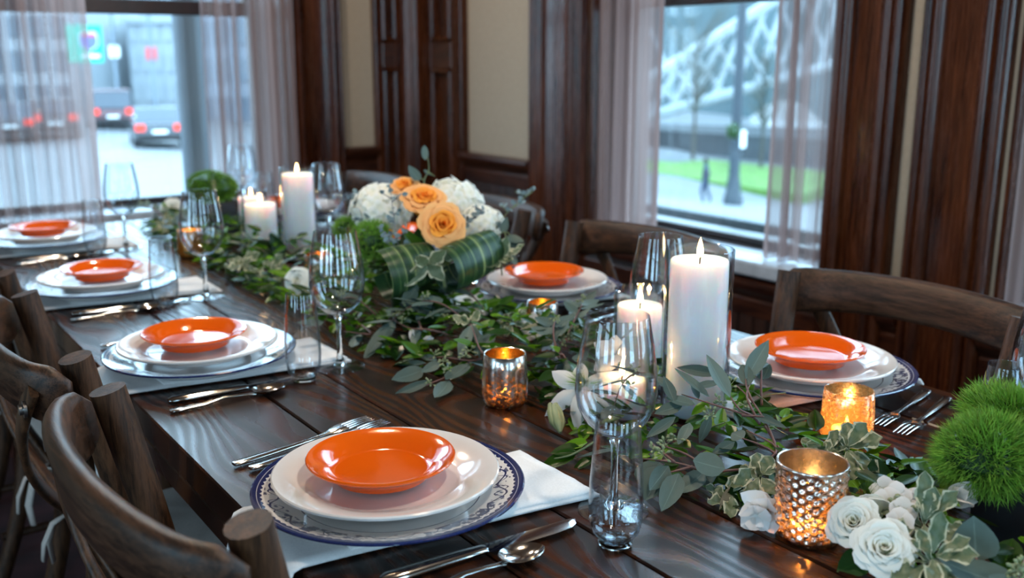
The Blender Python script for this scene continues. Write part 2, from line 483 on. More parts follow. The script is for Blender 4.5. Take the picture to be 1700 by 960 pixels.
def petalmat(name, base, tip, rough=.6, tl=.35, core=None):
    t = NT(name); c = t.coord('UV')
    sp = t.t.nodes.new('ShaderNodeSeparateXYZ'); t.put(sp.inputs[0], c)
    n = t.noise(t.coord(), 30, 2)
    col = t.ramp(t.math('ADD', t.math('MULTIPLY', sp.outputs[1], .85), t.math('MULTIPLY', n, .15)), [(.15, base), (.85, tip)])
    pr = t.bsdf(color=col, rough=rough, spec=.25); tr = t.n('ShaderNodeBsdfTranslucent', {0: col})
    t.done(t.n('ShaderNodeMixShader', {0: tl, 1: pr, 2: tr})); MAT[name] = t.mat
petalmat('white_petal', (.88, .85, .58), (.94, .92, .86))
petalmat('hydrangea_petal', (.88, .86, .72), (.95, .93, .90))
petalmat('cool_petal', (.84, .80, .74), (.90, .86, .85))
petalmat('orange_petal', (.95, .23, .0), (1.0, .40, .05), tl=.3)
petalmat('peach_petal', (.95, .30, .02), (.96, .50, .19), tl=.3)
simple('stem_red', (.13, .055, .045), rough=.5, var=.25)
simple('stem_green', (.10, .13, .05), rough=.5, var=.25)
simple('stem_blue', (.12, .13, .15), rough=.6, var=.25)
simple('seed_green', (.22, .25, .12), rough=.5, var=.3)
simple('moss_green', (.165, .330, .026), rough=.7, var=.35, scale=60)
simple('moss_green_deep', (.105, .250, .012), rough=.7, var=.35, scale=60)
# outdoors
simple('asphalt', (.105, .110, .118), rough=.5, var=.08, scale=.4)
simple('pavement', (.150, .155, .160), rough=.7, var=.06, scale=.5)
simple('lawn', (0.064, 0.134, 0.022), rough=.9, var=.3, scale=1.5)
simple('retaining_wall', (0.042, 0.048, 0.054), rough=.9, var=.2, scale=1)
simple('bridge_paint', (0.230, 0.256, 0.275), rough=.5, var=.05, scale=.5)
simple('dark_metal', (0.014, 0.024, 0.035), rough=.4, var=.2)
simple('car_dark', (0.016, 0.019, 0.029), rough=.2, coat=.5)
simple('car_red', (0.070, 0.014, 0.019), rough=.2, coat=.5)
simple('car_glass', (.05, .06, .08), rough=.05)
simple('tyre', (.015, .015, .017), rough=.8)
simple('hub', (.4, .4, .42), rough=.3, metal=1.0)
simple('sign_green', (.0, .42, .30), rough=.4, var=.05)
simple('sign_blue', (.10, .12, .50), rough=.4, var=.05)
simple('sign_red', (.55, .05, .05), rough=.4, var=.05)
simple('sign_white', (.85, .87, .88), rough=.4, var=.03)
simple('facade_white', (0.296, 0.320, 0.344), rough=.7, var=.06, scale=.3)
simple('facade_grey', (0.160, 0.188, 0.224), rough=.7, var=.1, scale=.3)
simple('facade_teal', (0.021, 0.045, 0.053), rough=.7, var=.25, scale=.15)
simple('facade_glass', (0.080, 0.115, 0.147), rough=.1, var=.1, scale=.3)
simple('column_grey', (0.077, 0.090, 0.109), rough=.6, var=.08, scale=3)
simple('bark', (0.051, 0.045, 0.038), rough=.9, var=.2)
simple('winter_twigs', (0.074, 0.077, 0.067), rough=.9, var=.3)
simple('jacket', (.025, .03, .05), rough=.8)
simple('jeans', (0.016, 0.032, 0.070), rough=.9)

# ------------------------------------------------------------------ room shell
def wall_boxes(mb, axis, fixed, thick, lo, hi, wins, ztop=CEIL):
    """wall slab with window openings; axis is the running axis"""
    def bx(a, b, z0, z1):
        if axis == 'y': mb.box((min(fixed, fixed + thick), a, z0), (max(fixed, fixed + thick), b, z1))
        else: mb.box((a, min(fixed, fixed + thick), z0), (b, max(fixed, fixed + thick), z1))
    ws = sorted(wins); c = lo
    for a, b in ws:
        bx(c, a, 0, ztop); bx(a, b, 0, WZ0); bx(a, b, WZ1, ztop); c = b
    bx(c, hi, 0, ztop)
    return mb
T = .24
wall_right = struct('wall_right', wall_boxes(MB(), 'y', RX, T, FY - T, BY + T, RWIN), MAT['plaster'])
wall_back = struct('wall_back', wall_boxes(MB(), 'x', BY, T, LX - T, RX, BWIN), MAT['plaster'])
wall_left = struct('wall_left', wall_boxes(MB(), 'y', LX, -T, FY - T, BY, LWIN), MAT['plaster'])
wall_front = struct('wall_front', wall_boxes(MB(), 'x', FY, -T, LX, RX, FWIN), MAT['plaster'])
struct('floor', MB().box((LX - T, FY - T, -.12), (RX + T, BY + T, 0)), MAT['carpet'])
struct('ceiling', MB().box((LX - T, FY - T, CEIL), (RX + T, BY + T, CEIL + .1)), MAT['ceiling_paint'])

# moulded window casings and pilasters: a profile (position along the wall, projection) run from floor to ceiling
def casing_profile(wd):
    u = [0, 0, .010, .016, .022, .030, .036, .042, .052, .066, .12 * wd / .2 + .0, .5 * wd, wd - .12 * wd / .2, wd - .066, wd - .052, wd - .042, wd - .036, wd - .030, wd - .022, wd - .016, wd - .010, wd, wd]
    d = [0, .030, .046, .050, .046, .038, .052, .056, .052, .034, .026, .022, .026, .034, .052, .056, .052, .038, .046, .050, .046, .030, 0]
    pts = sorted(zip(u, range(len(u)))); 
    return [(u[i], d[i]) for i in range(len(u))]
def pilaster(name, axis, start, wd, z0=0.0, z1=CEIL):
    prof = [(a, b) for a, b in [(0, 0), (0, .030), (.006, .044), (.014, .050), (.022, .045), (.027, .036), (.034, .050), (.042, .056), (.051, .051), (.058, .036), (.30 * wd, .029), (.5 * wd, .026), (.70 * wd, .029), (wd - .058, .036), (wd - .051, .051), (wd - .042, .056), (wd - .034, .050), (wd - .027, .036), (wd - .022, .045), (wd - .014, .050), (wd - .006, .044), (wd, .030), (wd, 0)]]
    mb = MB(); vs = []; fs = []; n = len(prof)
    for z in (z0, z1):
        for a, b in prof:
            vs.append((RX - b, start + a, z) if axis == 'y' else (start + a, BY - b, z))
    for i in range(n - 1): fs.append((i, i + 1, n + i + 1, n + i))
    fs.append(tuple(range(n))); fs.append(tuple(range(n, 2 * n)))
    mb.add(vs, fs)
    o = mb.build(name, MAT['mahogany'], None, math.radians(55)); o['kind'] = 'structure'
    return o
k = 1
for st, wd in ((2.605, .285), (1.425, .19), (1.17, .205), (-.03, .205), (-.27, .2), (-1.47, .2)):
    pilaster('trim_%d' % k, 'y', st, wd); k += 1
for st, wd in ((1.59, .23), (.19, .225)):
    pilaster('trim_%d' % k, 'x', st, wd); k += 1

# corner: panelled pilasters on both walls, chamfered post between them
def panelled(name, axis, a, b, proj=.03):
    """board with raised stiles and rails, two sunk panels with moulded edges"""
    root = MB()
    def bx(m, u0, u1, d0, d1, z0, z1, bev=.004):
        if axis == 'y': m.box((RX - d1, u0, z0), (RX - d0, u1, z1), bev)
        else: m.box((u0, BY - d1, z0), (u1, BY - d0, z1), bev)
    bx(root, a, b, 0, .012, 0, CEIL, 0)
    o = root.build(name, MAT['mahogany'], None, False); o['kind'] = 'structure'
    wd = b - a; sw = wd * .24
    for u0, u1 in ((a, a + sw), (b - sw, b)):
        m = MB(); bx(m, u0, u1, .008, .034, 0, CEIL); m.build('stile', MAT['mahogany'], o, False)
    zs = [(0, .22), (.66, .74), (1.215, 1.32), (2.2, 2.32), (CEIL - .15, CEIL)]
    for z0, z1 in zs:
        m = MB(); bx(m, a + sw, b - sw, .008, .0338, z0, z1); m.build('rail', MAT['mahogany_h'], o, False)
    for (_, z0), (z1, _) in zip(zs[:-1], zs[1:]):
        m = MB()
        for u0, u1 in ((a + sw, a + sw + .02), (b - sw - .02, b - sw)): bx(m, u0, u1, .008, .042, z0, z1, .008)
        bx(m, a + sw, b - sw, .008, .042, z0, z0 + .02, .008); bx(m, a + sw, b - sw, .008, .042, z1 - .02, z1, .008)
        m.build('panel_moulding', MAT['mahogany'], o, False)
panelled('trim_20', 'x', 1.97, 2.105)
panelled('trim_21', 'y', 3.345, 3.64)
m = MB()
m.lathe([(.085, 0), (.085, CEIL)], 20, Matrix.Translation((RX - .005, BY - .03, 0)), True, True)
struct('trim_22', m, MAT['mahogany'], smooth=True)

# wainscot: separate beadboard slats under a moulded chair rail
def wains(axis, a, b, ztop, name_rail):
    wall = wall_right if axis == 'y' else wall_back
    n = max(1, round((b - a) / .055)); sw = (b - a) / n
    m = MB()
    if axis == 'y': m.box((RX - .020, a, .12), (RX - .006, a + sw - .0035, ztop - .05), .004)
    else: m.box((a, BY - .020, .12), (a + sw - .0035, BY - .006, ztop - .05), .004)
    me = m.mesh('beadboard_slat', MAT['beadboard'], False)
    for i in range(n):
        o = obj('beadboard_slat', me, wall)
        if axis == 'y': o.location = (0, i * sw, 0)
        else: o.location = (i * sw, 0, 0)
    prof = [(0, -.11), (.022, -.11), (.026, -.065), (.020, -.06), (.030, -.045), (.045, -.03), (.052, -.015), (.052, -.003), (.046, 0), (0, 0)]
    m = MB(); vs = []; fs = []; q = len(prof)
    for u in (a, b):
        for d, z in prof: vs.append((RX - d, u, ztop + z) if axis == 'y' else (u, BY - d, ztop + z))
    for i in range(q - 1): fs.append((i, i + 1, q + i + 1, q + i))
    fs.append(tuple(range(q))); fs.append(tuple(range(q, 2 * q)))
    m.add(vs, fs); struct(name_rail, m, MAT['mahogany_h'])
    m = MB()
    if axis == 'y': m.box((RX - .024, a, 0), (RX, b, .13), .005)
    else: m.box((a, BY - .024, 0), (b, BY, .13), .005)
    struct(name_rail.replace('trim', 'baseboard'), m, MAT['mahogany_h'])
wains('y', 2.89, 3.345, .897, 'trim_30')
wains('x', 1.82, 1.97, .897, 'trim_31')
wains('y', 1.62, 2.60, .655, 'trim_32')
wains('y', 1.375, 1.425, .655, 'trim_33')
wains('y', .18, 1.165, .655, 'trim_34')
wains('x', .42, 1.58, .655, 'trim_35')
wains('y', 1.615, 1.62, .655, 'trim_36')

# windows: stool, sash frames, panes
def window(num, axis, fixed, sgn, a, b, detailed=True):
    """fixed = wall inner face, sgn = outward direction"""
    def bx(m, u0, u1, d0, d1, z0, z1, bev=.004):
        p0, p1 = sorted((fixed + sgn * d0, fixed + sgn * d1))
        if axis == 'y': m.box((p0, u0, z0), (p1, u1, z1), bev)
        else: m.box((u0, p0, z0), (u1, p1, z1), bev)
        return m
    root = bx(MB(), a, b, .10, .23, WZ1 - .05, WZ1, .003); fr = root
    bx(fr, a, a + .04, .10, .23, WZ0, WZ1); bx(fr, b - .04, b, .10, .23, WZ0, WZ1); bx(fr, a, b, .10, .23, WZ0, WZ0 + .012)
    o = fr.build('window_%d' % num, MAT['sash_wood'], None, False); o['kind'] = 'structure'
    for u0, u1 in ((a, a + .012), (b - .012, b)): bx(MB(), u0, u1, -.004, .10, WZ0 + .008, WZ1, .002).build('jamb_liner', MAT['mahogany'], o, False)
    st = bx(MB(), a - .005, b + .005, -.055, .12, WZ0 - .035, WZ0 + .008, .006)
    st.build('window_sill', MAT['sill_paint'] , o, False)
    zm = 1.435
    lo = MB()
    bx(lo, a + .04, a + .085, .125, .165, WZ0 + .02, zm); bx(lo, b - .085, b - .04, .125, .165, WZ0 + .02, zm)
    bx(lo, a + .085, b - .085, .125, .165, WZ0 + .012, WZ0 + .034); bx(lo, a + .085, b - .085, .120, .168, zm - .02, zm + .035)
    lo.build('lower_sash', MAT['sash_wood'], o, False)
    bx(MB(), a + .08, b - .08, .142, .147, WZ0 + .03, zm - .015, 0).build('window_pane', MAT['window_glass'], o, False)
    up = MB()
    bx(up, a + .04, a + .085, .17, .21, zm, WZ1 - .05); bx(up, b - .085, b - .04, .17, .21, zm, WZ1 - .05)
    bx(up, a + .085, b - .085, .17, .21, WZ1 - .09, WZ1 - .05); bx(up, a + .085, b - .085, .17, .21, zm, zm + .03)
    up.build('upper_sash', MAT['sash_wood'], o, False)
    bx(MB(), a + .08, b - .08, .188, .193, zm + .025, WZ1 - .085, 0).build('window_pane', MAT['window_glass'], o, False)
num = 1
for a, b in BWIN: window(num, 'x', BY, 1, a, b); num += 1
for a, b in RWIN: window(num, 'y', RX, 1, a, b); num += 1
for a, b in LWIN: window(num, 'y', LX, -1, a, b); num += 1
for a, b in FWIN: window(num, 'x', FY, -1, a, b); num += 1

def curtain_panel(label, axis, fixed, a, b, z0, z1, seed, folds=9, amp=.022, gather=0.0):
    rr = random.Random(seed)
    ph = [rr.uniform(0, 6.28) for _ in range(5)]
    def fn(u, v):
        z = z1 + (z0 - z1) * v
        s = u + .012 * math.sin(3 * u * PI + ph[0]) + .02 * v * math.sin(5 * u + ph[1])
        amp2 = amp * (.55 + .45 * v) * (.7 + .5 * math.sin(7 * u + ph[2]))
        d = amp2 * math.sin(2 * PI * folds * s + ph[3] + .7 * math.sin(2 * v + ph[4])) + .4 * amp2 * math.sin(2 * PI * folds * 2.3 * s + ph[1])
        t = a + (b - a) * (s * (1 - gather * v) + gather * v * (.5 if gather > 0 else .5))
        return (fixed + d, t, z) if axis == 'y' else (t, fixed + d, z)
    nu = 130
    o = MB().grid(fn, nu, 24).build('sheer_curtain', MAT['sheer_voile'], None, 'all')
    return tag(o, label, 'curtain', 'sheer curtains at the windows')
curtain_panel('sheer pinkish curtain at far left, left half of the street window', 'x', BY - .105, .40, .845, .03, 2.7, 1, 7, .045)
curtain_panel('sheer pinkish curtain right half of street window, behind the pillar candles', 'x', BY - .105, 1.235, 1.585, .03, 2.7, 2, 6, .042)
curtain_panel('sheer pale curtain on left of window with bridge view', 'y', RX + .025, 2.265, 2.59, .712, 2.52, 3, 5, .030)
curtain_panel('sheer grey-brown curtain on right of window with bridge view, resting on sill', 'y', RX + .020, 1.63, 1.85, .712, 2.52, 4, 4, .028)
curtain_panel('sheer curtain at the right edge of the photo beyond the second pilaster', 'y', RX + .022, .84, 1.145, .712, 2.52, 5, 4, .022)

# three pendant lamps over the table (above the frame)
for i, y in enumerate((.35, 1.65, 2.85)):
    L = thing('pendant_lamp', ('brass pendant lamp hung over the near end of the table', 'brass pendant lamp hung over the middle of the table', 'brass pendant lamp hung over the far end of the table')[i], 'lamp', (.80, y, 2.25), 0, 'pendant lamps over the table')
    MB().tube([(0, 0, .14), (0, 0, CEIL - 2.25)], .006, 8).build('cord', MAT['dark_metal'], L)
    MB().lathe([(.02, .16), (.035, .14), (.10, .10), (.17, .02), (.172, .018), (.168, .018), (.098, .094), (.03, .13), (.0, .14)], 32).build('lamp_shade', MAT['brass'], L)
    MB().lathe([(0, -.02), (.028, -.008), (.042, .025), (.038, .06), (.02, .09), (.016, .12)], 20).build('bulb', MAT['bulb'], L)
    d = bpy.data.lights.new('pendant_light', 'POINT'); d.energy = LAMP_W; d.color = (1, .88, .74); d.shadow_soft_size = .05
    lo = bpy.data.objects.new('pendant_light', d); COL.objects.link(lo); lo.parent = L; lo.location = (0, 0, -.075)

# ------------------------------------------------------------------ table
TZ = .76
tab = thing('dining_table', 'long dark-stained plank dining table set for a dinner party', 'table', (.867, 1.30, 0))
edges = [.350, .522, .640, .785, .935, 1.085, 1.235, 1.385]
Y0, Y1 = -.62, 3.22
for i, (a, b) in enumerate(zip(edges[:-1], edges[1:])):
    m = MB().box((-(b - a) / 2 + .0014, -(Y1 - Y0) / 2, -.022), ((b - a) / 2 - .0014, (Y1 - Y0) / 2, .022), .0022)
    o = m.build('plank', MAT['table_wood'], tab, False); o.location = ((a + b) / 2 - .867, 0, TZ - .022)
MB().box((-.515, -1.918, -.035), (.515, 1.918, 0), .003).build('subtop', MAT['table_wood'], tab, False).location = (0, 0, TZ - .0445)
for sx in (-1, 1):
    MB().box((sx * .44 - .012, -1.75, .60), (sx * .44 + .012, 1.75, TZ - .079), .003).build('apron', MAT['table_wood'], tab, False)
    for sy in (-1, 1):
        MB().box((sx * .43 - .045, sy * 1.86 - .045, 0), (sx * .43 + .045, sy * 1.86 + .045, TZ - .079), .006).build('leg', MAT['table_wood'], tab, False)

# ------------------------------------------------------------------ chairs (local +x points to the table, origin on the floor under the back posts)
def make_chair(name):
    t = thing(name, 'x', 'chair')
    W = .215
    for s in (-1, 1):
        pts = []
        for q in range(15):
            v = q / 14; z = .88 * v
            x = -.055 + .125 * math.sin(min(1, v / .55) * PI / 2) if v < .55 else .07 - .07 * ((v - .55) / .45) ** 1.3
            y = s * (.175 + (.04) * max(0, (v - .3) / .7))
            pts.append((x, y, z))
        MB().tube(pts, [.016 + .005 * (q / 14) for q in range(15)], 16).build('back_post', MAT['chair_wood'], t)
        MB().tube([(.44, s * .19, 0), (.43, s * .185, .25), (.425, s * .185, .44)], [.015, .018, .019], 14).build('leg', MAT['chair_wood'], t)
        MB().tube([(-.005, s * .178, .2), (.43, s * .186, .2)], .010, 10).build('stretcher', MAT['chair_wood_rail'], t)
    MB().tube([(.20, -.18, .2), (.20, .18, .2)], .010, 10).build('stretcher', MAT['chair_wood_rail'], t)
    # crest rail: bent board wrapping round the outside of the posts
    pts = []; ups = []; hh = []; hw = []
    N = 28
    for q in range(N + 1):
        u = q / N * 2 - 1
        y = u * (W + .030)
        x = -.034 - .050 * (1 - abs(u) ** 2.2) + .020 * max(0, (abs(u) - .8) / .2) ** 2
        z = .836 + .014 * (1 - u * u)
        pts.append((x, y, z)); ups.append((-.16 - .10 * abs(u) ** 2, 0, 1)); e = 1 - max(0, (abs(u) - .90) / .10) ** 2 * .45
        hh.append(.041 * e * (.90 + .16 * abs(u) ** 3)); hw.append(.0125 * e)
    rail = MB().sweep_rect(pts, hw, hh, ups, ch=.3).build('crest_rail', MAT['chair_wood_rail'], t, math.radians(65))
    for s in (-1, 1):
        MB().lathe([(.0, 0), (.006, .0005), (.0085, .003), (.006, .006), (0, .0075)], 14, Matrix.Translation((.016, s * (W - .002), .846)) @ Matrix.Rotation(PI / 2, 4, 'Y')).build('bolt', MAT['bolt_steel'], rail)
        MB().lathe([(.011, 0), (.011, .004), (.007, .004), (.007, .009), (0, .009)], 14, Matrix.Translation((-.064, s * (W + .006), .824)) @ Matrix.Rotation(-PI / 2, 4, 'Y')).build('bolt', MAT['bolt_steel'], rail)
    # crossing braces, bolted outside the rail, bent strips
    for s in (-1, 1):
        pts = []; ups = []
        for q in range(21):
            v = q / 20
            y = s * (W + .008) * (1 - v) - s * .15 * v + s * .045 * math.sin(PI * v) 
            z = .852 - .38 * v
            x = -.054 - .030 * math.sin(PI * min(1, v * 1.25)) ** 1.0 * (1 - v * .6) + .118 * v * v + (.006 if s > 0 else 0) * math.sin(PI * v)
            pts.append((x, y, z)); ups.append((0, 1, .3))
        MB().sweep_rect(pts, .0055, [.019 - .004 * math.sin(PI * q / 20) for q in range(21)], ups, ch=.3).build('cross_brace', MAT['chair_wood'], t, math.radians(65))
    # seat: rounded frame
    def seat_outline(r=1.0, n=40):
        out = []
        for i in range(n):
            a = 2 * PI * i / n; ca, sa = math.cos(a), math.sin(a)
            x = math.copysign(abs(ca) ** .55, ca) * .205 * r; y = math.copysign(abs(sa) ** .55, sa) * (.205 + .015 * ca) * r
            out.append((.235 + x, y))
        return out
    m = MB(); rings = [(.90, .432), (1.0, .436), (1.02, .448), (1.0, .462), (.88, .462)]
    vs = []; fs = []
    for r, z in rings: vs += [(x, y, z) for x, y in seat_outline(r)]
    n = 40
    for k in range(4):
        for i in range(n): fs.append((k * n + i, k * n + (i + 1) % n, (k + 1) * n + (i + 1) % n, (k + 1) * n + i))
    fs.append(tuple(range(n))[::-1]); fs.append(tuple(4 * n + i for i in range(n)))
    m.add(vs, fs); m.build('seat', MAT['chair_wood'], t)
    return t
def make_cushion():
    c = thing('seat_cushion', 'x', 'cushion')
    rings = [(.86, .4625), (.97, .467), (1.0, .480), (.97, .494), (.85, .503), (.5, .509), (.02, .510)]
    m = MB(); vs = []; fs = []; n = 40
    for r, z in rings:
        for i in range(n):
            a = 2 * PI * i / n; ca, sa = math.cos(a), math.sin(a)
            vs.append((.245 + math.copysign(abs(ca) ** .5, ca) * .19 * r, math.copysign(abs(sa) ** .5, sa) * .192 * r, z + .004 * math.sin(9 * a) * (r > .8)))
    for k in range(len(rings) - 1):
        for i in range(n): fs.append((k * n + i, k * n + (i + 1) % n, (k + 1) * n + (i + 1) % n, (k + 1) * n + i))
    fs.append(tuple(range(n))[::-1]); fs.append(tuple((len(rings) - 1) * n + i for i in range(n)))
    m.add(vs, fs); m.build('cushion_pad', MAT['beige_canvas'], c, 'all')
    for s in (-1, 1):
        m = MB()
        m.tube([(.075, s * .165, .482), (.045, s * .178, .487), (.035, s * .20, .49), (.05, s * .212, .488), (.075, s * .205, .484)], .005, 6, flat=(1, .4))
        m.tube([(.035, s * .20, .49), (.008, s * .215, .47), (-.004, s * .222, .43), (.0, s * .226, .39)], [.005, .009, .010, .008], 6, flat=(1, .35))
        m.tube([(.035, s * .20, .49), (.0, s * .195, .475), (-.016, s * .196, .44), (-.02, s * .20, .41)], [.005, .009, .010, .008], 6, flat=(1, .35))
        m.build('tie', MAT['beige_canvas'], c, 'all')
    return c
chair0 = make_chair('dining_chair'); cush0 = make_cushion()
LCH = [(.257, .968), (.257, 1.555), (.257, 2.18), (.257, 2.82)]
RCH = [(1.445, .945), (1.465, 1.61), (1.475, 2.26), (1.475, 2.90)]
clab = ['front left curved-back wooden chair in the foreground beside nearest orange plate', 'second wooden chair from the front along the left table edge',
        'third wooden chair from the front along the left table edge', 'farthest wooden chair on the left side by the street window',
        'nearest wooden chair on the right side, behind the tall candle setting', 'wooden chair under the bridge-view window on the right side',
        'wooden chair on the right side partly behind the flower bouquet', 'farthest wooden chair on right side near the wall corner']
for i, (x, y) in enumerate(LCH + RCH):
    c = chair0 if i == 0 else copy_tree(chair0)
    u = cush0 if i == 0 else copy_tree(cush0)
    for o in (c, u): o.location = (x, y, 0); o.rotation_euler = (0, 0, (0 if i < 4 else PI) + (.02, -.03, .02, 0, .03, -.02, .03, -.03)[i])
    tag(c, clab[i], 'chair', 'wooden dining chairs')
    tag(u, 'beige seat cushion tied on the ' + clab[i].split(' chair')[0] + ' chair ' + ['', '', '', '', '', '', '', ''][i] + ['nearest the camera', 'second from the front', 'third from the front', 'by the window', 'at right front', 'under the window', 'behind bouquet', 'near corner'][i], 'cushion', 'beige chair cushions')
    u['label'] = 'beige cushion tied to ' + ['front left chair in the foreground', 'second chair from the front on the left', 'third chair from the front on the left', 'farthest chair on the left', 'nearest chair on the right', 'right chair under the bridge-view window', 'right chair behind the bouquet', 'farthest chair on the right'][i]

# ------------------------------------------------------------------ place settings
def lathe_mesh(name, prof, mat, n=64, smooth=True): return MB().lathe(prof, n).mesh(name, mat, smooth)
PL = {
 'charger': lathe_mesh('charger_plate', [(0, .005), (.098, .005), (.100, 0), (.104, 0), (.106, .006), (.150, .0175), (.1525, .0185), (.1530, .0205), (.1515, .0215), (.149, .0210), (.110, .0105), (.100, .0080), (0, .0075)], MAT['transferware_china'], 96),
 'dinner': lathe_mesh('dinner_plate', [(0, .004), (.078, .004), (.080, 0), (.084, 0), (.086, .006), (.124, .0165), (.1268, .0180), (.1272, .0205), (.1255, .0218), (.122, .0212), (.090, .0120), (.085, .0085), (.078, .0070), (0, .0066)], MAT['white_china'], 80),
 'bread': lathe_mesh('bread_plate', [(0, .004), (.048, .004), (.050, 0), (.054, 0), (.056, .005), (.070, .0150), (.0815, .0195), (.0832, .0210), (.0835, .0225), (.0825, .0238), (.080, .0232), (.066, .0178), (.058, .0105), (.054, .0078), (.050, .0068), (0, .0064)], MAT['orange_glaze'], 72),
}
def wine_meshes():
    bowl = [(.004, .0905), (.012, .0915), (.024, .0975), (.035, .109), (.0425, .125), (.0455, .143), (.0445, .165), (.0405, .195), (.0345, .228), (.0343, .2287), (.0337, .2287), (.0335, .228), (.0394, .195), (.0433, .165), (.0443, .143), (.0413, .1258), (.0340, .1105), (.0235, .0995), (.012, .0938), (0, .0930)]
    b = MB().lathe(bowl, 56).mesh('bowl', MAT['drinking_glass'], True)
    st = MB().lathe([(.0, .0055), (.012, .0052), (.0080, .010), (.0052, .018), (.0043, .035), (.0040, .06), (.0048, .08), (.0075, .0885), (.0115, .0914), (.0, .0925)], 20).mesh('stem', MAT['solid_glass'], True)
    ft = MB().lathe([(0, .0008), (.034, .0008), (.0385, 0), (.0400, .0009), (.0395, .0020), (.028, .0032), (.014, .0050), (.0, .0056)], 48).mesh('foot', MAT['drinking_glass'], True)
    return b, st, ft
WINE = wine_meshes()
FLUTE = (MB().lathe([(.0, .0060), (.010, .0062), (.0195, .0095), (.0250, .0170), (.0279, .030), (.0287, .045), (.0278, .075), (.0252, .110), (.0226, .142), (.0223, .1428), (.0215, .1428), (.0213, .142), (.0240, .110), (.0266, .075), (.0275, .045), (.0266, .031), (.0238, .0185), (.018, .0115), (.010, .0088), (0, .0084)], 48).mesh('tumbler_wall', MAT['drinking_glass'], True),
         MB().lathe([(0, .0), (.0145, .0), (.0168, .0010), (.0185, .0045), (.0165, .0068), (.008, .0060), (0, .0058)], 40).mesh('base', MAT['solid_glass'], True))
def fork_meshes():
    def z(x): return .004 + .010 * max(0, (x - .10) / .11) ** 1.5 * (1 if x < .17 else 1) - (.004 * max(0, (x - .18) / .03))
    h = MB(); pts = [(x, 0, z(x)) for x in [0, .004, .02, .05, .085, .11, .13, .145]]
    h.sweep_rect(pts, [.0018] * 8, [.004, .0068, .0070, .0062, .0042, .0030, .0032, .0060], [(0, 1, 0)] * 8, ch=.35)
    H = h.mesh('handle', MAT['flatware_steel'], math.radians(50))
    hd = MB(); pts = [(x, 0, z(x)) for x in [.143, .150, .160, .168]]
    hd.sweep_rect(pts, .0011, [.0060, .0105, .0118, .0120], [(0, 1, 0)] * 4)
    HD = hd.mesh('fork_head', MAT['flatware_steel'], math.radians(50))
    T_ = []
    for k in range(4):
        y = (-1.5 + k) * .0062
        m = MB().tube([(.166, y, z(.166)), (.185, y * .98, z(.185)), (.205, y * .94, z(.205)), (.212, y * .93, z(.212))], [.0020, .0018, .0014, .0006], 8, flat=(1, .7))
        T_.append(m.mesh('tine', MAT['flatware_steel'], True))
    return H, HD, T_
FORK = fork_meshes()
def knife_meshes():
    h = MB().sweep_rect([(0, 0, .006), (.006, 0, .006), (.03, 0, .006), (.09, 0, .006), (.115, 0, .006), (.119, 0, .006)], [.003, .0045, .0050, .0042, .0034, .0026], [.005, .0085, .0092, .0080, .0070, .0060], [(0, 1, 0)] * 6, ch=.42)
    b = MB(); vs = []; fs = []
    prof = [(.117, -.0062, .0062), (.122, -.0085, .0085), (.16, -.0105, .0092), (.20, -.0108, .0092), (.222, -.0085, .0090), (.232, -.0030, .0080), (.236, .0040, .0062)]
    for x, y0, y1 in prof:
        vs += [(x, y0, .0055), (x, (y0 + y1) / 2, .0068), (x, y1, .0064), (x, y1, .0048), (x, (y0 + y1) / 2, .0042)]
    for k in range(len(prof) - 1):
        for i in range(5): fs.append((k * 5 + i, k * 5 + (i + 1) % 5, k * 5 + 5 + (i + 1) % 5, k * 5 + 5 + i))
    fs.append((0, 1, 2, 3, 4)); n = 5 * (len(prof) - 1); fs.append((n + 4, n + 3, n + 2, n + 1, n))
    b.add(vs, fs)
    return h.mesh('handle', MAT['flatware_steel'], math.radians(50)), b.mesh('blade', MAT['flatware_steel'], math.radians(35))
KNIFE = knife_meshes()
def spoon_meshes():
    xs = [0, .004, .02, .05, .08, .105, .120, .128]
    h = MB().sweep_rect([(x, 0, .004 + .006 * math.sin(PI * min(1, x / .13)) * (x > .05) * .8) for x in xs], [.0018] * 8, [.0038, .0062, .0064, .0052, .0036, .0028, .0030, .0045], [(0, 1, 0)] * 8, ch=.35)
    b = MB(); n = 28
    def ring(sx, zc, sgn): return [(.1505 + .0265 * sx * math.cos(2 * PI * i / n), .0185 * sx * math.sin(2 * PI * i / n) * (1 - .13 * math.cos(2 * PI * i / n)), zc) for i in range(n)]
    rs = [ring(.05, .0014, 1), ring(.5, .0022, 1), ring(.85, .0058, 1), ring(1.0, .0098, 1), ring(.97, .0104, 1), ring(.82, .0072, 1), ring(.48, .0036, 1), ring(.05, .0028, 1)]
    vs = [v for r in rs for v in r]; fs = []
    for k in range(len(rs) - 1):
        for i in range(n): fs.append((k * n + i, k * n + (i + 1) % n, (k + 1) * n + (i + 1) % n, (k + 1) * n + i))
    fs.append(tuple(range(n))[::-1]); fs.append(tuple((len(rs) - 1) * n + i for i in range(n)))
    b.add(vs, fs)
    return h.mesh('handle', MAT['flatware_steel'], math.radians(50)), b.mesh('spoon_bowl', MAT['flatware_steel'], True)
SPOON = spoon_meshes()

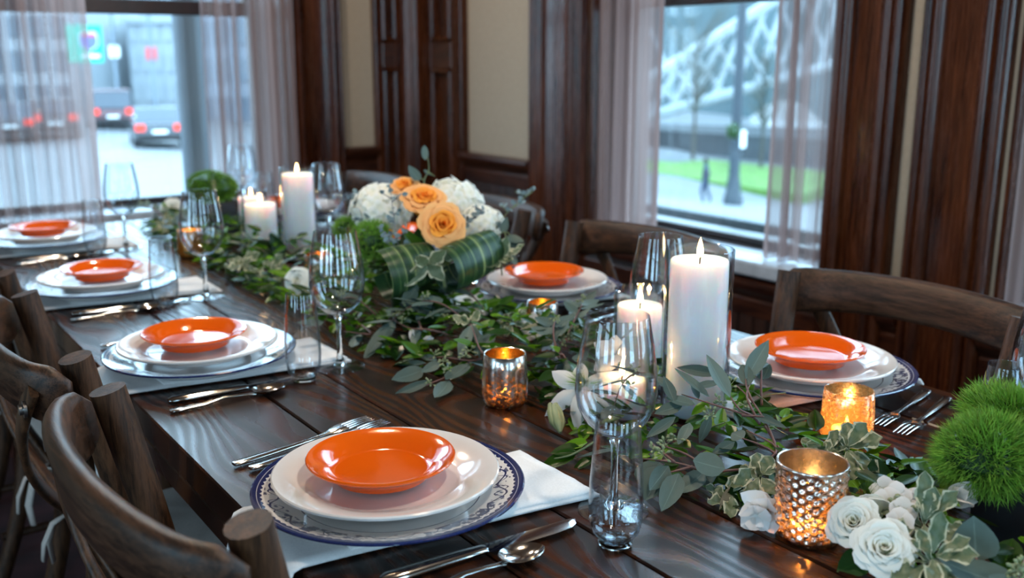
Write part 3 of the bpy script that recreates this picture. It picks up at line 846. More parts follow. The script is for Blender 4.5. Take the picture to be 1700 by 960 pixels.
def put(kind, x, y, rz, label, z=TZ, group=None):
    if kind in PL:
        nm = {'charger': 'charger_plate', 'dinner': 'dinner_plate', 'bread': 'bread_plate'}[kind]
        o = obj(nm, PL[kind]); o.location = (x, y, z); o.rotation_euler = (0, 0, rz)
        return tag(o, label, 'plate', group)
    nm, cat, parts = {'wine': ('wine_glass', 'wine glass', [('bowl', WINE[0]), ('stem', WINE[1]), ('foot', WINE[2])]),
                      'flute': ('stemless_glass', 'glass', [('glass_wall', FLUTE[0]), ('base', FLUTE[1])]),
                      'fork': ('fork', 'fork', [('handle', FORK[0]), ('fork_head', FORK[1])] + [('tine', q) for q in FORK[2]]),
                      'knife': ('table_knife', 'knife', [('handle', KNIFE[0]), ('blade', KNIFE[1])]),
                      'spoon': ('teaspoon', 'spoon', [('handle', SPOON[0]), ('spoon_bowl', SPOON[1])])}[kind]
    t = thing(nm, label, cat, (x, y, z), rz, group)
    for n_, me in parts: obj(n_, me, t)
    return t
def napkin(label, side, yc, skew, x1, wd=.165):
    """folded strip of cotton running under the plate and over the table edge"""
    ex = .350 if side < 0 else 1.385
    L = abs(x1 - ex)
    def fn(u, v):
        s = u * (L + .20) - .20                     # distance in from the table edge; negative hangs down
        t = (v - .5) * wd
        wob = .0012 * math.sin(31 * s + 9 * v) + .001 * math.sin(23 * v + 5 * s)
        if s >= 0:
            x = s; z = TZ + .0050 + wob * .5
            if s < .02: z += 0
        else:
            a = min(1.0, -s / .022) * PI / 2
            x = -.0105 * math.sin(a) + min(0, 0); z = TZ + .0050 - .0105 * (1 - math.cos(a)) - max(0, -s - .022)
            x += .006 * math.sin(18 * v + 14 * s) * min(1, -s / .1)
            x -= .010 * min(1, -s / .15)
        y = yc + t * (1 - .05 * u) + skew * s
        return (ex - side * x if side < 0 else ex - x, y, z)
    o = MB().grid(fn, 44, 10).build('napkin', MAT['white_cotton'], None, 'all')
    so = o.modifiers.new('thickness', 'SOLIDIFY'); so.thickness = .0035; so.offset = 0
    # upper fold of the napkin, a little shorter
    def fn2(u, v):
        p = fn(.46 + .54 * u * .985, .03 + .94 * v); return (p[0], p[1], p[2] + .0042 + .0006 * math.sin(20 * u))
    o2 = MB().grid(fn2, 24, 8).build('top_fold', MAT['white_cotton'], o, 'all')
    so = o2.modifiers.new('thickness', 'SOLIDIFY'); so.thickness = .0030; so.offset = 0
    return tag(o, label, 'napkin', 'white napkins under the plates')
LS = [(.490, .935), (.488, 1.578), (.485, 2.205), (.492, 2.852)]
RS = [(1.235, .940), (1.240, 1.625), (1.240, 2.285), (1.240, 2.945)]
where_l = ['nearest setting in the foreground', 'second setting from the front on the left', 'third setting from the front on the left', 'farthest setting on the left']
where_r = ['nearest setting on the right', 'second setting on the right behind the gold votive', 'right setting hidden behind the bouquet', 'farthest setting on the right']
PLATEZ = TZ + .0135
for i in range(8):
    left = i < 4
    x, y = (LS + RS)[i]; wh = (where_l + where_r)[i]
    rz = R.uniform(0, 6.28)
    put('charger', x, y, rz, 'blue and white patterned charger plate at ' + wh, PLATEZ, 'patterned charger plates')
    put('dinner', x + R.uniform(-.004, .004), y + R.uniform(-.004, .004), 0, 'plain white dinner plate at ' + wh, PLATEZ + .0152, 'white dinner plates')
    put('bread', x + R.uniform(-.004, .004) - .004, y + R.uniform(-.004, .004) + (.004 if left else .006), 0, 'small glossy orange plate at ' + wh, PLATEZ + .0152 + .0140, 'orange plates')
    napkin('folded white napkin under the plates at ' + wh, -1 if left else 1, y + (.005 if left else -.005), -.13 if left else .13, .700 if left else 1.020)
    s = 1 if left else -1
    rot = 0 if left else PI
    ex = .385 if left else 1.352
    jx = [0, -.012, -.015, -.01][i % 4]
    if left:
        put('fork', ex + jx * .5, y + .214, rot + .165, 'outer fork left of the plates at ' + wh, TZ + .001, 'forks')
        put('fork', ex + jx * .5 + .012, y + .190, rot + .165, 'inner fork next to the plates at ' + wh, TZ + .001, 'forks')
        put('knife', ex + jx + .016, y - .146, rot - .045, 'steel knife right of the plates at ' + wh, TZ, 'table knives')
        put('spoon', ex + jx + .006, y - .188, rot + .02, 'small steel teaspoon beside the knife at ' + wh, TZ, 'teaspoons')
        if i == 0: WG, FL = (.694, .785), (.642, .722)
        else: WG, FL = [None, (.676, 1.451), (.660, 2.071), (.670, 2.748)][i], [None, (.599, 1.421), (.565, 2.041), (.584, 2.707)][i]
    else:
        put('fork', ex, y - .125, rot + .26, 'outer fork beside the plates at ' + wh, TZ + .001, 'forks')
        put('fork', ex - .005, y - .162, rot + .26, 'fork nearest the camera at ' + wh, TZ + .001, 'forks')
        put('knife', ex - .012, y + .158, rot - .04, 'steel knife beyond the plates at ' + wh, TZ, 'table knives')
        put('spoon', ex, y + .195, rot, 'small steel teaspoon beyond the plates at ' + wh, TZ, 'teaspoons')
        WG, FL = [(1.072, 1.118), (1.09, 1.80), (1.115, 2.43), (1.13, 3.10)][i - 4], [(1.135, 1.16), (1.15, 1.84), (1.18, 2.45), (1.19, 3.06)][i - 4]
    if i != 4 + 1: 
        put('wine', *WG, 0, 'clear stemmed wine glass at ' + wh, TZ, 'wine glasses')
    if i not in (4, 5): put('flute', *FL, 0, 'clear stemless champagne glass at ' + wh, TZ, 'stemless champagne glasses')
put('flute', 1.137, .587, 0, 'clear stemless glass at right edge behind the near green puff', TZ, 'stemless champagne glasses')
put('wine', 1.190, .560, 0, 'clear stemmed wine glass cut by the right edge of the photo', TZ, 'wine glasses')

# ------------------------------------------------------------------ candles and votives
KEEP = []                                    # footprints that greenery stays out of (x, y, r)
for x, y in ((.694, .785), (.642, .722), (.676, 1.451), (.599, 1.421), (.66, 2.07), (.565, 2.041), (1.09, 1.80)): KEEP.append((x, y, .045))
KEEP += [(1.012, .470, .075), (.925, 2.78, .07), (.945, 1.655, .06)]
def candle(label, x, y, z, r, h, flame_h=.022, watt=.35, group='white pillar candles'):
    t = thing('pillar_candle', label, 'candle', (x, y, z), 0, group)
    MB().lathe([(0, 0), (r * .97, 0), (r, .003), (r, h - .006), (r * .985, h - .002), (r * .95, h), (r * .85, h - .002), (r * .45, h - .006), (0, h - .007)], 48).build('wax_body', MAT['candle_wax'], t)
    MB().tube([(0, 0, h - .008), (.0005, 0, h), (.0015, 0, h + .006)], .0011, 6).build('wick', MAT['wick'], t)
    f = flame_h; z0 = h + .003
    MB().lathe([(0, z0), (f * .11, z0 + f * .06), (f * .17, z0 + f * .22), (f * .16, z0 + f * .40), (f * .10, z0 + f * .68), (f * .04, z0 + f * .88), (0, z0 + f)], 12).build('flame', MAT['flame'], t)
    d = bpy.data.lights.new('candle_light', 'POINT'); d.energy = watt; d.color = (1, .58, .24); d.shadow_soft_size = .006
    l = bpy.data.objects.new('candle_light', d); COL.objects.link(l); l.parent = t; l.location = (0, 0, z0 + f * .55)
    return t
def hurricane(label, clabel, x, y, r, h, cr, ch, fh=.024, watt=.35):
    t = thing('hurricane_cylinder', label, 'candle holder', (x, y, TZ), 0, 'clear glass candle cylinders')
    w_ = .0022
    MB().lathe([(0, 0), (r * .96, 0), (r, .003), (r, h - .001), (r - w_ * .5, h), (r - w_, h - .001), (r - w_, .007), (r - w_ - .004, .005), (0, .005)], 64).build('glass_wall', MAT['drinking_glass'], t)
    candle(clabel, x, y, TZ + .0055, cr, ch, fh, watt)
    KEEP.append((x, y, r + .004))
hurricane('tall clear glass cylinder around the tallest near candle', 'tallest white pillar candle in the near glass cylinder', .992, .955, .0475, .243, .0405, .222, .028, .45)
hurricane('middle-height glass cylinder behind the near wine glass', 'middle-height white candle just left of the tall near one', 1.012, 1.095, .0400, .157, .0345, .126, .026, .45)
hurricane('short glass cylinder seen through the near wine glass', 'short white candle seen through the near wine glass', .903, 1.010, .0385, .128, .0345, .052, .024, .45)
hurricane('tall glass cylinder in the far candle group', 'tallest white candle of the far group', .988, 2.325, .0435, .236, .0390, .213, .024, .4)
hurricane('shorter glass cylinder left of the far tall candle', 'shorter white candle left of the far tall candle', .930, 2.435, .0465, .157, .0405, .130, .024, .4)
hurricane('glass cylinder half hidden behind the far short candle', 'candle half hidden behind the far short candle', .965, 2.590, .0400, .150, .0340, .128, .022, .4)

def votive(label, x, y, r, h, mat, inner, relief=None, watt=.25, taper=.93, rot=0.0):
    t = thing('votive_holder', label, 'votive candle', (x, y, TZ), rot, 'mercury glass votives')
    prof = [(r * .70, 0), (r * .84, .0012), (r * .93, .006), (r * .985, .014), (r, .024), (r * 1.0, .036), (r * (1 + taper) / 2, h * .75), (r * taper, h)]
    if relief == 'swirl': prof = [(r * .80, 0), (r * .86, .0015), (r * .90, .006)] + [(r * (.90 + .10 * q / 44), .006 + (h - .006) * q / 44) for q in range(1, 45)]
    n = 120
    m = MB(); vs = []; fs = []
    def rad(rr, z, a):
        if relief == 'swirl' and .006 < z < h * .93:
            k1 = (a * 15 / (2 * PI) + z * 95) % 1; k2 = (a * 15 / (2 * PI) - z * 95) % 1
            return rr + .0020 * (min(k1, 1 - k1) * 2) + .0020 * (min(k2, 1 - k2) * 2) - .0020
        if relief == 'rib' and z < h * .55: return rr + .0006 * math.sin(z * 900 + 2 * math.sin(6 * a))
        return rr
    full = prof + [(prof[-1][0] - .0008, h + .0006), (prof[-1][0] - .0018, h)]
    for rr, z in full:
        for i in range(n):
            a = 2 * PI * i / n; q = rad(rr, z, a); vs.append((q * math.cos(a), q * math.sin(a), z))
    for k in range(len(full) - 1):
        for i in range(n): fs.append((k * n + i, k * n + (i + 1) % n, (k + 1) * n + (i + 1) % n, (k + 1) * n + i))
    fs.append(tuple(range(n))[::-1]); m.add(vs, fs); m.build('outer_glass', MAT[mat], t, math.radians(60))
    inn = [(rr - .0026, max(z, .004)) for rr, z in prof[::-1]]
    MB().lathe([(prof[-1][0] - .0018, h)] + inn + [(0, .004)], 64).build('inner_lining', MAT[inner], t)
    MB().lathe([(0, .0045), (r * .55, .0045), (r * .55, .018), (r * .5, .0185), (0, .0175)], 28).build('tealight', MAT['candle_wax'], t)
    z0 = .021; f = .016
    MB().lathe([(0, z0), (f * .14, z0 + f * .1), (f * .2, z0 + f * .3), (f * .1, z0 + f * .7), (0, z0 + f)], 10).build('flame', MAT['flame'], t)
    d = bpy.data.lights.new('votive_light', 'POINT'); d.energy = watt; d.color = (1, .55, .18); d.shadow_soft_size = .004
    l = bpy.data.objects.new('votive_light', d); COL.objects.link(l); l.parent = t; l.location = (0, 0, z0 + f * .6)
    KEEP.append((x, y, r + .006))
votive('silver mercury glass votive standing alone left of the garland, gold inside', .797, 1.148, .0335, .078, 'mercury_silver', 'gold_lining', 'rib', .7)
votive('gold-lined mercury votive just in front of the second right place setting', 1.055, 1.400, .0300, .068, 'mercury_silver', 'gold_lining', 'rib', .7)
votive('large rose-silver diamond-cut mercury votive at the front beside the white roses', .822, .617, .0375, .086, 'mercury_rose', 'mercury_rose', 'swirl', .9)
votive('glowing clear mercury votive between garland and nearest right forks', 1.085, .765, .0345, .072, 'mercury_clear', 'mercury_clear', None, 1.3)
votive('mercury votive left of the garland near the third left wine glass', .775, 2.530, .0335, .070, 'mercury_clear', 'gold_leaf', None, .35)
votive('mercury votive seen through the second left wine glass', .905, 2.030, .0345, .072, 'mercury_silver', 'gold_lining', None, .45)

# ------------------------------------------------------------------ leaves
def leaf_mesh(name, mat, shape, nu=4, nv=6, fold=.10, curl=-.12, wavy=0.0):
    def wd(v):
        if shape == 'lance': return math.sin(PI * min(1, v) ** .85) ** .9 * .5
        if shape == 'ovate': return (math.sin(PI * v ** .70) ** .75) * .5
        if shape == 'round': return math.sqrt(max(0, 1 - (2 * v - 1) ** 2)) * .5
        if shape == 'obov': return math.sin(PI * v ** 1.35) ** .8 * .5
        return .5 * math.sin(PI * v)
    def fn(u, v):
        s = (u - .5) * 2; vv = .001 + .998 * v; w_ = max(wd(vv), .006)
        z = -fold * (1 - abs(s)) * w_ * 1.0 + curl * v * v + wavy * math.sin(v * 13 + s * 2) * abs(s) * w_
        return (s * w_ * (1 + wavy * .6 * math.sin(v * 17)), v, z)
    return MB().grid(fn, nu, nv, uv=True).mesh(name, mat, 'all')
LM = {}
for nm, mat, sh, kw in (('lance', 'eucalyptus_leaf', 'lance', {}), ('round', 'eucalyptus_leaf', 'round', dict(curl=-.06)), ('ovate', 'eucalyptus_leaf', 'ovate', dict(curl=.10)),
                        ('blue', 'eucalyptus_blue', 'round', {}), ('ruscus', 'ruscus_leaf', 'ovate', dict(curl=-.22, fold=.18)), ('bright', 'bright_leaf', 'ovate', dict(curl=-.20, fold=.22)),
                        ('bright2', 'bright_leaf', 'lance', dict(curl=-.25, wavy=.15)), ('dark', 'dark_leaf', 'ovate', dict(curl=-.18, fold=.15)),
                        ('vari', 'variegated_leaf', 'obov', dict(curl=-.12, wavy=.30, nu=6, nv=9)), ('vari2', 'variegated_leaf', 'ovate', dict(curl=.10, wavy=.20, nu=6, nv=8))):
    LM[nm] = leaf_mesh('leaf', MAT[mat], sh, **kw)
def leaf(parent, kind, b, t, wid, up=None, roll=0.0, name='leaf'):
    b = Vector(b); t = Vector(t); d = t - b; L = d.length
    if up is None: up = Vector((0, 0, 1)) * .75 + (CAM - b).normalized() * .55
    up = Matrix.Rotation(roll, 3, d.normalized()) @ Vector(up)
    M = frame(b, d, up, (wid, L, L))
    o = obj(name, LM[kind], parent); o.matrix_basis = (parent.matrix_basis.inverted() @ M) if parent is not None else M
    return o
def seeds(parent, pts, rr, n=9, s=.0030, spread=.011, mat='seed_green'):
    m = MB()
    for p in pts:
        p = Vector(p)
        for _ in range(n):
            d = Vector((rr.uniform(-1, 1), rr.uniform(-1, 1), rr.uniform(-.4, 1))).normalized()
            c = p + d * spread * rr.uniform(.5, 1)
            M = frame(c, d, d.orthogonal(), (s * .62, s * .62, s * .62))
            m.lathe([(.0, -1.6), (.6, -1.0), (1.0, 0), (.75, .9), (.2, 1.6)], 6, M @ Matrix.Rotation(-PI / 2, 4, 'X'))
            m.tube([p, c], .0005, 3, cap=False)
    o = m.build('seed_cluster', MAT[mat], parent, 'all'); o['kind'] = 'stuff'
    return o
def stems(parent, polys, r=.0016, mat='stem_red', name='stem'):
    m = MB()
    for pl in polys:
        P = [Vector(p) for p in pl]
        Q = []
        for k in range(len(P) - 1):                       # smooth the polyline a little
            for q in range(4):
                f = q / 4; p0 = P[max(k - 1, 0)]; p1 = P[k]; p2 = P[k + 1]; p3 = P[min(k + 2, len(P) - 1)]
                Q.append(.5 * ((2 * p1) + (p2 - p0) * f + (2 * p0 - 5 * p1 + 4 * p2 - p3) * f * f + (3 * p1 - p0 - 3 * p2 + p3) * f ** 3))
        Q.append(P[-1]); n = len(Q)
        m.tube(Q, [r * (1.15 - .65 * i / (n - 1)) for i in range(n)], 6)
    return m.build(name, MAT[mat], parent, 'all')
def px3(p): return onz(*p) if p[2] < 1.08 and len(p) == 3 else at(*p)
def hero_sprig(label, stem_pts, leaf_list, seed_pts=(), kind='lance', r=.0017, mat='stem_red', nm='eucalyptus_sprig', group='eucalyptus sprigs', seed=1):
    """stem_pts: polylines of (px, py, height); leaf_list: (base, tip, width, kind)"""
    rr = random.Random(seed)
    P = [[onz(*p) for p in pl] for pl in stem_pts]
    t = thing(nm, label, 'foliage', tuple(P[0][0]), 0, group)
    off = P[0][0]
    stems(t, [[p - off for p in pl] for pl in P], r, mat)
    for b, tp, wd, *kk in leaf_list:
        leaf(t, kk[0] if kk else kind, onz(*b), onz(*tp), wd, roll=rr.uniform(-.35, .35))
    for s_ in seed_pts: seeds(t, [onz(*s_) - off], rr)
    return t
Z = TZ
hero_sprig('tall grey-green eucalyptus sprig with red stems crossing the tallest near candle',
  [[(1335, 812, Z + .02), (1290, 740, Z + .045), (1262, 700, Z + .06), (1225, 685, Z + .07), (1185, 672, Z + .075), (1132, 655, Z + .075)],
   [(1290, 752, Z + .04), (1278, 715, Z + .06), (1250, 668, Z + .08), (1222, 640, Z + .09)],
   [(1262, 705, Z + .06), (1248, 690, Z + .07), (1228, 680, Z + .08), (1212, 658, Z + .09)],
   [(1250, 668, Z + .08), (1240, 645, Z + .09), (1238, 628, Z + .095)], [(1262, 705, Z + .06), (1240, 660, Z + .085), (1246, 636, Z + .09)],
   [(1320, 780, Z + .03), (1275, 745, Z + .045), (1232, 728, Z + .055)], [(1232, 690, Z + .07), (1268, 692, Z + .075)]],
  [((1212, 660, Z + .090), (1177, 582, Z + .135), .0235), ((1238, 630, Z + .095), (1279, 560, Z + .140), .0235), ((1245, 640, Z + .09), (1231, 604, Z + .11), .019, 'round'),
   ((1193, 622, Z + .085), (1122, 606, Z + .090), .018), ((1178, 660, Z + .075), (1122, 604, Z + .105), .015), ((1195, 634, Z + .08), (1150, 640, Z + .08), .016),
   ((1154, 672, Z + .070), (1104, 655, Z + .078), .019), ((1134, 672, Z + .068), (1086, 684, Z + .06), .019), ((1120, 668, Z + .07), (1103, 622, Z + .10), .016),
   ((1160, 664, Z + .07), (1148, 625, Z + .09), .010), ((1250, 690, Z + .07), (1306, 706, Z + .072), .012), ((1235, 728, Z + .05), (1213, 716, Z + .05), .02), ((1180, 690, Z + .06), (1160, 735, Z + .03), .014)],
  [(1178, 690, Z + .07), (1212, 640, Z + .09), (1235, 672, Z + .075), (1196, 668, Z + .075)], seed=2)
hero_sprig('eucalyptus sprig with round grey leaves lying beside the near wine glass foot',
  [[(1330, 795, Z + .02), (1255, 780, Z + .03), (1180, 782, Z + .035), (1120, 768, Z + .035), (1068, 762, Z + .03)],
   [(1180, 782, Z + .035), (1140, 755, Z + .04), (1100, 740, Z + .045)], [(1150, 775, Z + .035), (1110, 785, Z + .03)], [(1120, 768, Z + .035), (1098, 750, Z + .04), (1080, 735, Z + .04)], [(1255, 780, Z + .03), (1290, 745, Z + .045), (1240, 715, Z + .06)]],
  [((1151, 764, Z + .045), (1204, 776, Z + .04), .042, 'round'), ((1098, 772, Z + .035), (1072, 836, Z + .006), .034, 'ovate'), ((1127, 786, Z + .032), (1097, 855, Z + .004), .026, 'ovate'),
   ((1170, 782, Z + .03), (1122, 824, Z + .008), .026, 'ovate'), ((1096, 768, Z + .034), (1060, 800, Z + .02), .034, 'round'), ((1110, 774, Z + .036), (1076, 818, Z + .018), .022, 'ovate'),
   ((1220, 734, Z + .055), (1182, 752, Z + .045), .014), ((1145, 702, Z + .06), (1127, 742, Z + .04), .017, 'ovate'), ((1122, 692, Z + .06), (1072, 724, Z + .04), .015), ((1190, 790, Z + .025), (1140, 800, Z + .015), .02, 'ovate'),
   ((1030, 745, Z + .03), (948, 752, Z + .008), .013)],
  [(1105, 740, Z + .045), (1100, 755, Z + .045), (1085, 748, Z + .04), (1120, 728, Z + .05)], r=.0018, seed=3)
hero_sprig('low eucalyptus sprig fanning over bare wood left of the silver votive',
  [[(800, 595, Z + .025), (779, 599, Z + .025), (735, 593, Z + .025), (712, 596, Z + .02)], [(779, 602, Z + .02), (750, 622, Z + .015), (722, 634, Z + .012), (708, 640, Z + .01)]],
  [((708, 603, Z + .02), (652, 600, Z + .006), .013), ((726, 599, Z + .025), (690, 583, Z + .02), .014), ((730, 601, Z + .025), (699, 621, Z + .012), .019, 'ovate'), ((704, 613, Z + .015), (649, 634, Z + .004), .028, 'ovate'),
   ((716, 632, Z + .012), (652, 654, Z + .003), .015), ((746, 632, Z + .014), (720, 667, Z + .003), .026, 'ovate'), ((778, 604, Z + .028), (740, 627, Z + .02), .030, 'round'), ((703, 618, Z + .01), (645, 614, Z + .004), .010)],
  [(722, 590, Z + .03), (738, 600, Z + .03), (715, 636, Z + .015), (742, 612, Z + .03)], seed=4)
hero_sprig('long-leaved eucalyptus sprig under the bouquet beside second left wine glass',
  [[(760, 560, Z + .04), (715, 548, Z + .05), (680, 545, Z + .05), (655, 532, Z + .05)], [(700, 548, Z + .05), (692, 520, Z + .06), (700, 502, Z + .07)], [(600, 540, Z + .03), (615, 555, Z + .03), (570, 550, Z + .03)]],
  [((658, 530, Z + .05), (600, 592, Z + .006), .030), ((694, 517, Z + .065), (664, 498, Z + .07), .024, 'round'), ((716, 504, Z + .07), (692, 540, Z + .05), .028, 'ovate'), ((696, 542, Z + .05), (683, 573, Z + .03), .018),
   ((646, 545, Z + .04), (607, 585, Z + .01), .024), ((598, 555, Z + .02), (583, 575, Z + .008), .022, 'round'), ((690, 490, Z + .08), (683, 465, Z + .11), .018, 'ovate')],
  [(660, 520, Z + .06), (668, 532, Z + .055), (720, 525, Z + .06), (735, 530, Z + .055)], seed=5)
hero_sprig('three-leaved eucalyptus tip with variegated leaves, left of the back gold votive',
  [[(830, 600, Z + .03), (800, 585, Z + .045), (786, 550, Z + .06), (781, 538, Z + .065)]],
  [((781, 540, Z + .065), (761, 588, Z + .04), .024), ((782, 538, Z + .065), (794, 586, Z + .04), .022), ((820, 552, Z + .06), (789, 586, Z + .04), .026), ((778, 536, Z + .065), (752, 526, Z + .07), .022, 'vari2'), ((785, 534, Z + .065), (795, 516, Z + .08), .020, 'vari2'), ((786, 545, Z + .06), (800, 540, Z + .06), .015, 'vari2')],
  [(780, 583, Z + .05), (770, 592, Z + .045)], seed=6)
hero_sprig('dusky eucalyptus leaves leaning on the back gold votive',
  [[(960, 620, Z + .03), (935, 590, Z + .045), (922, 570, Z + .05)], [(935, 590, Z + .045), (910, 582, Z + .045)]],
  [((922, 571, Z + .055), (899, 512, Z + .085), .027, 'lance'), ((917, 579, Z + .045), (882, 624, Z + .02), .013), ((941, 596, Z + .045), (929, 636, Z + .02), .024, 'ovate'), ((955, 600, Z + .04), (975, 585, Z + .045), .025, 'ovate'), ((905, 590, Z + .04), (880, 600, Z + .035), .014)],
  [(945, 560, Z + .06), (955, 552, Z + .06), (965, 565, Z + .055), (935, 570, Z + .055), (975, 555, Z + .055)], seed=7)
hero_sprig('large blue-grey eucalyptus leaves in the bottom right corner by black pot',
  [[(1640, 990, Z + .03), (1622, 930, Z + .045), (1610, 900, Z + .05)], [(1660, 985, Z + .03), (1690, 958, Z + .05), (1700, 930, Z + .06)]],
  [((1620, 934, Z + .04), (1617, 858, Z + .075), .042, 'ovate'), ((1682, 968, Z + .045), (1560, 938, Z + .040), .046, 'ovate'), ((1600, 965, Z + .03), (1542, 932, Z + .03), .026, 'ovate'), ((1700, 985, Z + .04), (1640, 960, Z + .045), .03, 'ovate')],
  [(1690, 948, Z + .055), (1700, 940, Z + .055), (1685, 955, Z + .05)], seed=8)

def rand_sprig(label, x, y, ang, L, n, kind, lw, ll, lift=.05, z0=.02, seed=0, nm='eucalyptus_sprig', mat='stem_red', group='eucalyptus sprigs', sd=True, droop=.03):
    rr = random.Random(seed); t = thing(nm, label, 'foliage', (x, y, TZ + z0), 0, group)
    d = Vector((math.cos(ang), math.sin(ang), 0)); sid = Vector((-d.y, d.x, 0)); pts = []
    for q in range(6):
        f = q / 5; pts.append(d * (L * f) + Vector((0, 0, lift * math.sin(PI * .75 * f) - droop * f * f)) + sid * (.02 * math.sin(3 * f + seed)))
    stems(t, [pts], .0015, mat)
    base = Vector(t.location)
    for k in range(n):
        f = .15 + .85 * (k + 1) / n; i = min(4, int(f * 5)); g = f * 5 - i
        p = pts[i].lerp(pts[i + 1], g); s = 1 if k % 2 else -1
        dd = (d * rr.uniform(.35, .8) + sid * s * rr.uniform(.5, 1.0) + Vector((0, 0, rr.uniform(-.15, .5)))).normalized()
        if k == n - 1: dd = d
        l_ = ll * rr.uniform(.75, 1.15)
        tip = base + p + dd * l_
        if tip.z < TZ + .004: tip.z = TZ + .004
        leaf(t, kind, base + p, tip, lw * rr.uniform(.8, 1.15), up=(rr.uniform(-.3, .3), rr.uniform(-.3, .3), 1))
    if sd: seeds(t, [pts[3] + Vector((0, 0, .008)), pts[4] + sid * .01], rr, 8)
    return t
rs = [('eucalyptus sprig lying behind the short candle, towards the back gold votive', .93, 1.16, 1.2, .12, 9, 'ovate', .024, .045),
      ('eucalyptus sprig between the tall near candle and the nearest right plates', 1.02, .84, 1.5, .06, 6, 'ovate', .022, .040),
      ('grey eucalyptus sprig in garland centre below the orange roses', .90, 1.40, 2.4, .14, 10, 'lance', .022, .055),
      ('eucalyptus sprig at the foot of the bouquet on the left', .80, 1.55, 2.9, .10, 8, 'ovate', .026, .045),
      ('eucalyptus sprig in front of the far tall candle', .90, 2.18, 2.5, .12, 8, 'lance', .022, .055),
      ('eucalyptus sprig beside the far green puff', .84, 2.60, 2.0, .12, 8, 'ovate', .024, .045),
      ('eucalyptus sprig at the right of the bouquet foot by the second right plates', 1.00, 1.50, 2.2, .08, 8, 'round', .026, .034),
      ('eucalyptus sprig crossing the garland right of the white lily', .93, .97, 3.6, .10, 8, 'lance', .016, .05),
      ('eucalyptus sprig in the middle of the garland behind white votive flower', 1.0, 1.25, .9, .12, 9, 'ovate', .022, .042),
      ('eucalyptus sprig near the far end of the garland', .80, 2.86, 2.2, .12, 8, 'ovate', .024, .045)]
for i, a in enumerate(rs): rand_sprig(a[0], *a[1:], seed=20 + i, z0=.045)

# large dark leaves by the far candles
hero_sprig('pair of broad dark leaves in front of the far candles', [[(440, 430, Z + .03), (455, 408, Z + .05), (480, 400, Z + .06)]],
  [((483, 425, Z + .04), (397, 392, Z + .085), .050, 'dark'), ((470, 428, Z + .04), (452, 388, Z + .10), .038, 'dark'), ((478, 428, Z + .04), (520, 400, Z + .085), .035, 'dark'), ((460, 430, Z + .035), (415, 425, Z + .05), .03, 'dark')], mat='stem_green', nm='broad_leaf_sprig', group='broad leaf sprigs', seed=9)

# variegated sprigs: whorls of wavy cream-edged leaves
def whorl(label, c, n, ll, lw, seed, tilt=.35, kind='vari', face=None, nm='variegated_sprig'):
    rr = random.Random(seed); c = Vector(c)
    t = thing(nm, label, 'foliage', tuple(c), 0, 'cream-edged variegated sprigs')
    f = Vector(face) if face else (Vector((0, 0, 1)) + (CAM - c).normalized() * .6).normalized()
    a = f.orthogonal().normalized(); b = f.cross(a)
    stems(t, [[f * -.05 + a * .01, f * -.02, (0, 0, 0)]], .0016, 'stem_green')
    for k in range(n):
        an = 2 * PI * k / n * 1.0 + rr.uniform(-.25, .25) + (k > n // 2) * .3
        el = tilt * rr.uniform(-.2, 1.6) + (k > n * .7) * .5
        d = (a * math.cos(an) + b * math.sin(an)) * math.cos(el) + f * math.sin(el)
        p = c + d * .003 - f * (.010 if k < n // 2 else 0)
        tip = p + d * ll * rr.uniform(.75, 1.15)
        if tip.z < TZ + .004: tip.z = TZ + .004
        leaf(t, kind, p, tip, lw * rr.uniform(.85, 1.2), up=f)
    return t
whorl('cream-edged variegated sprig right of the two white roses', onz(1535, 868, Z + .055), 12, .042, .019, 1)
whorl('cream-edged variegated sprig at the bottom edge below white roses', onz(1548, 925, Z + .05), 9, .040, .018, 2)
whorl('cream-edged variegated sprig against the glowing votive on the right', onz(1405, 745, Z + .06), 10, .038, .020, 3)
whorl('variegated sprig left of the glowing votive, over the garland', onz(1370, 758, Z + .045), 8, .036, .017, 4)
whorl('drooping variegated sprig behind the diamond-cut votive', onz(1262, 790, Z + .035), 7, .032, .018, 5)
whorl('variegated sprig near the white lily bud', onz(1215, 820, Z + .015), 6, .034, .018, 55)
whorl('variegated sprig left of the back gold votive', onz(850, 538, Z + .055), 8, .032, .018, 6)
whorl('variegated sprig left below the far candles', onz(402, 440, Z + .045), 9, .050, .024, 7)
whorl('variegated sprig right below the far tall candle', onz(450, 450, Z + .04), 8, .045, .022, 8)
whorl('variegated sprig at the far end beside the street window', onz(280, 372, Z + .045), 8, .05, .022, 9)
whorl('variegated sprig hanging at the right side of the bouquet', at(832, 428, 1.86), 9, .045, .024, 10, kind='vari2')
whorl('variegated sprig hanging below the bouquet front', at(712, 440, 1.775), 4, .050, .028, 11, kind='vari2', face=(-.35, -.9, -.1), tilt=.1)
whorl('variegated sprig just left of the tall near candle foot', onz(1015, 560, Z + .04), 7, .032, .018, 12)

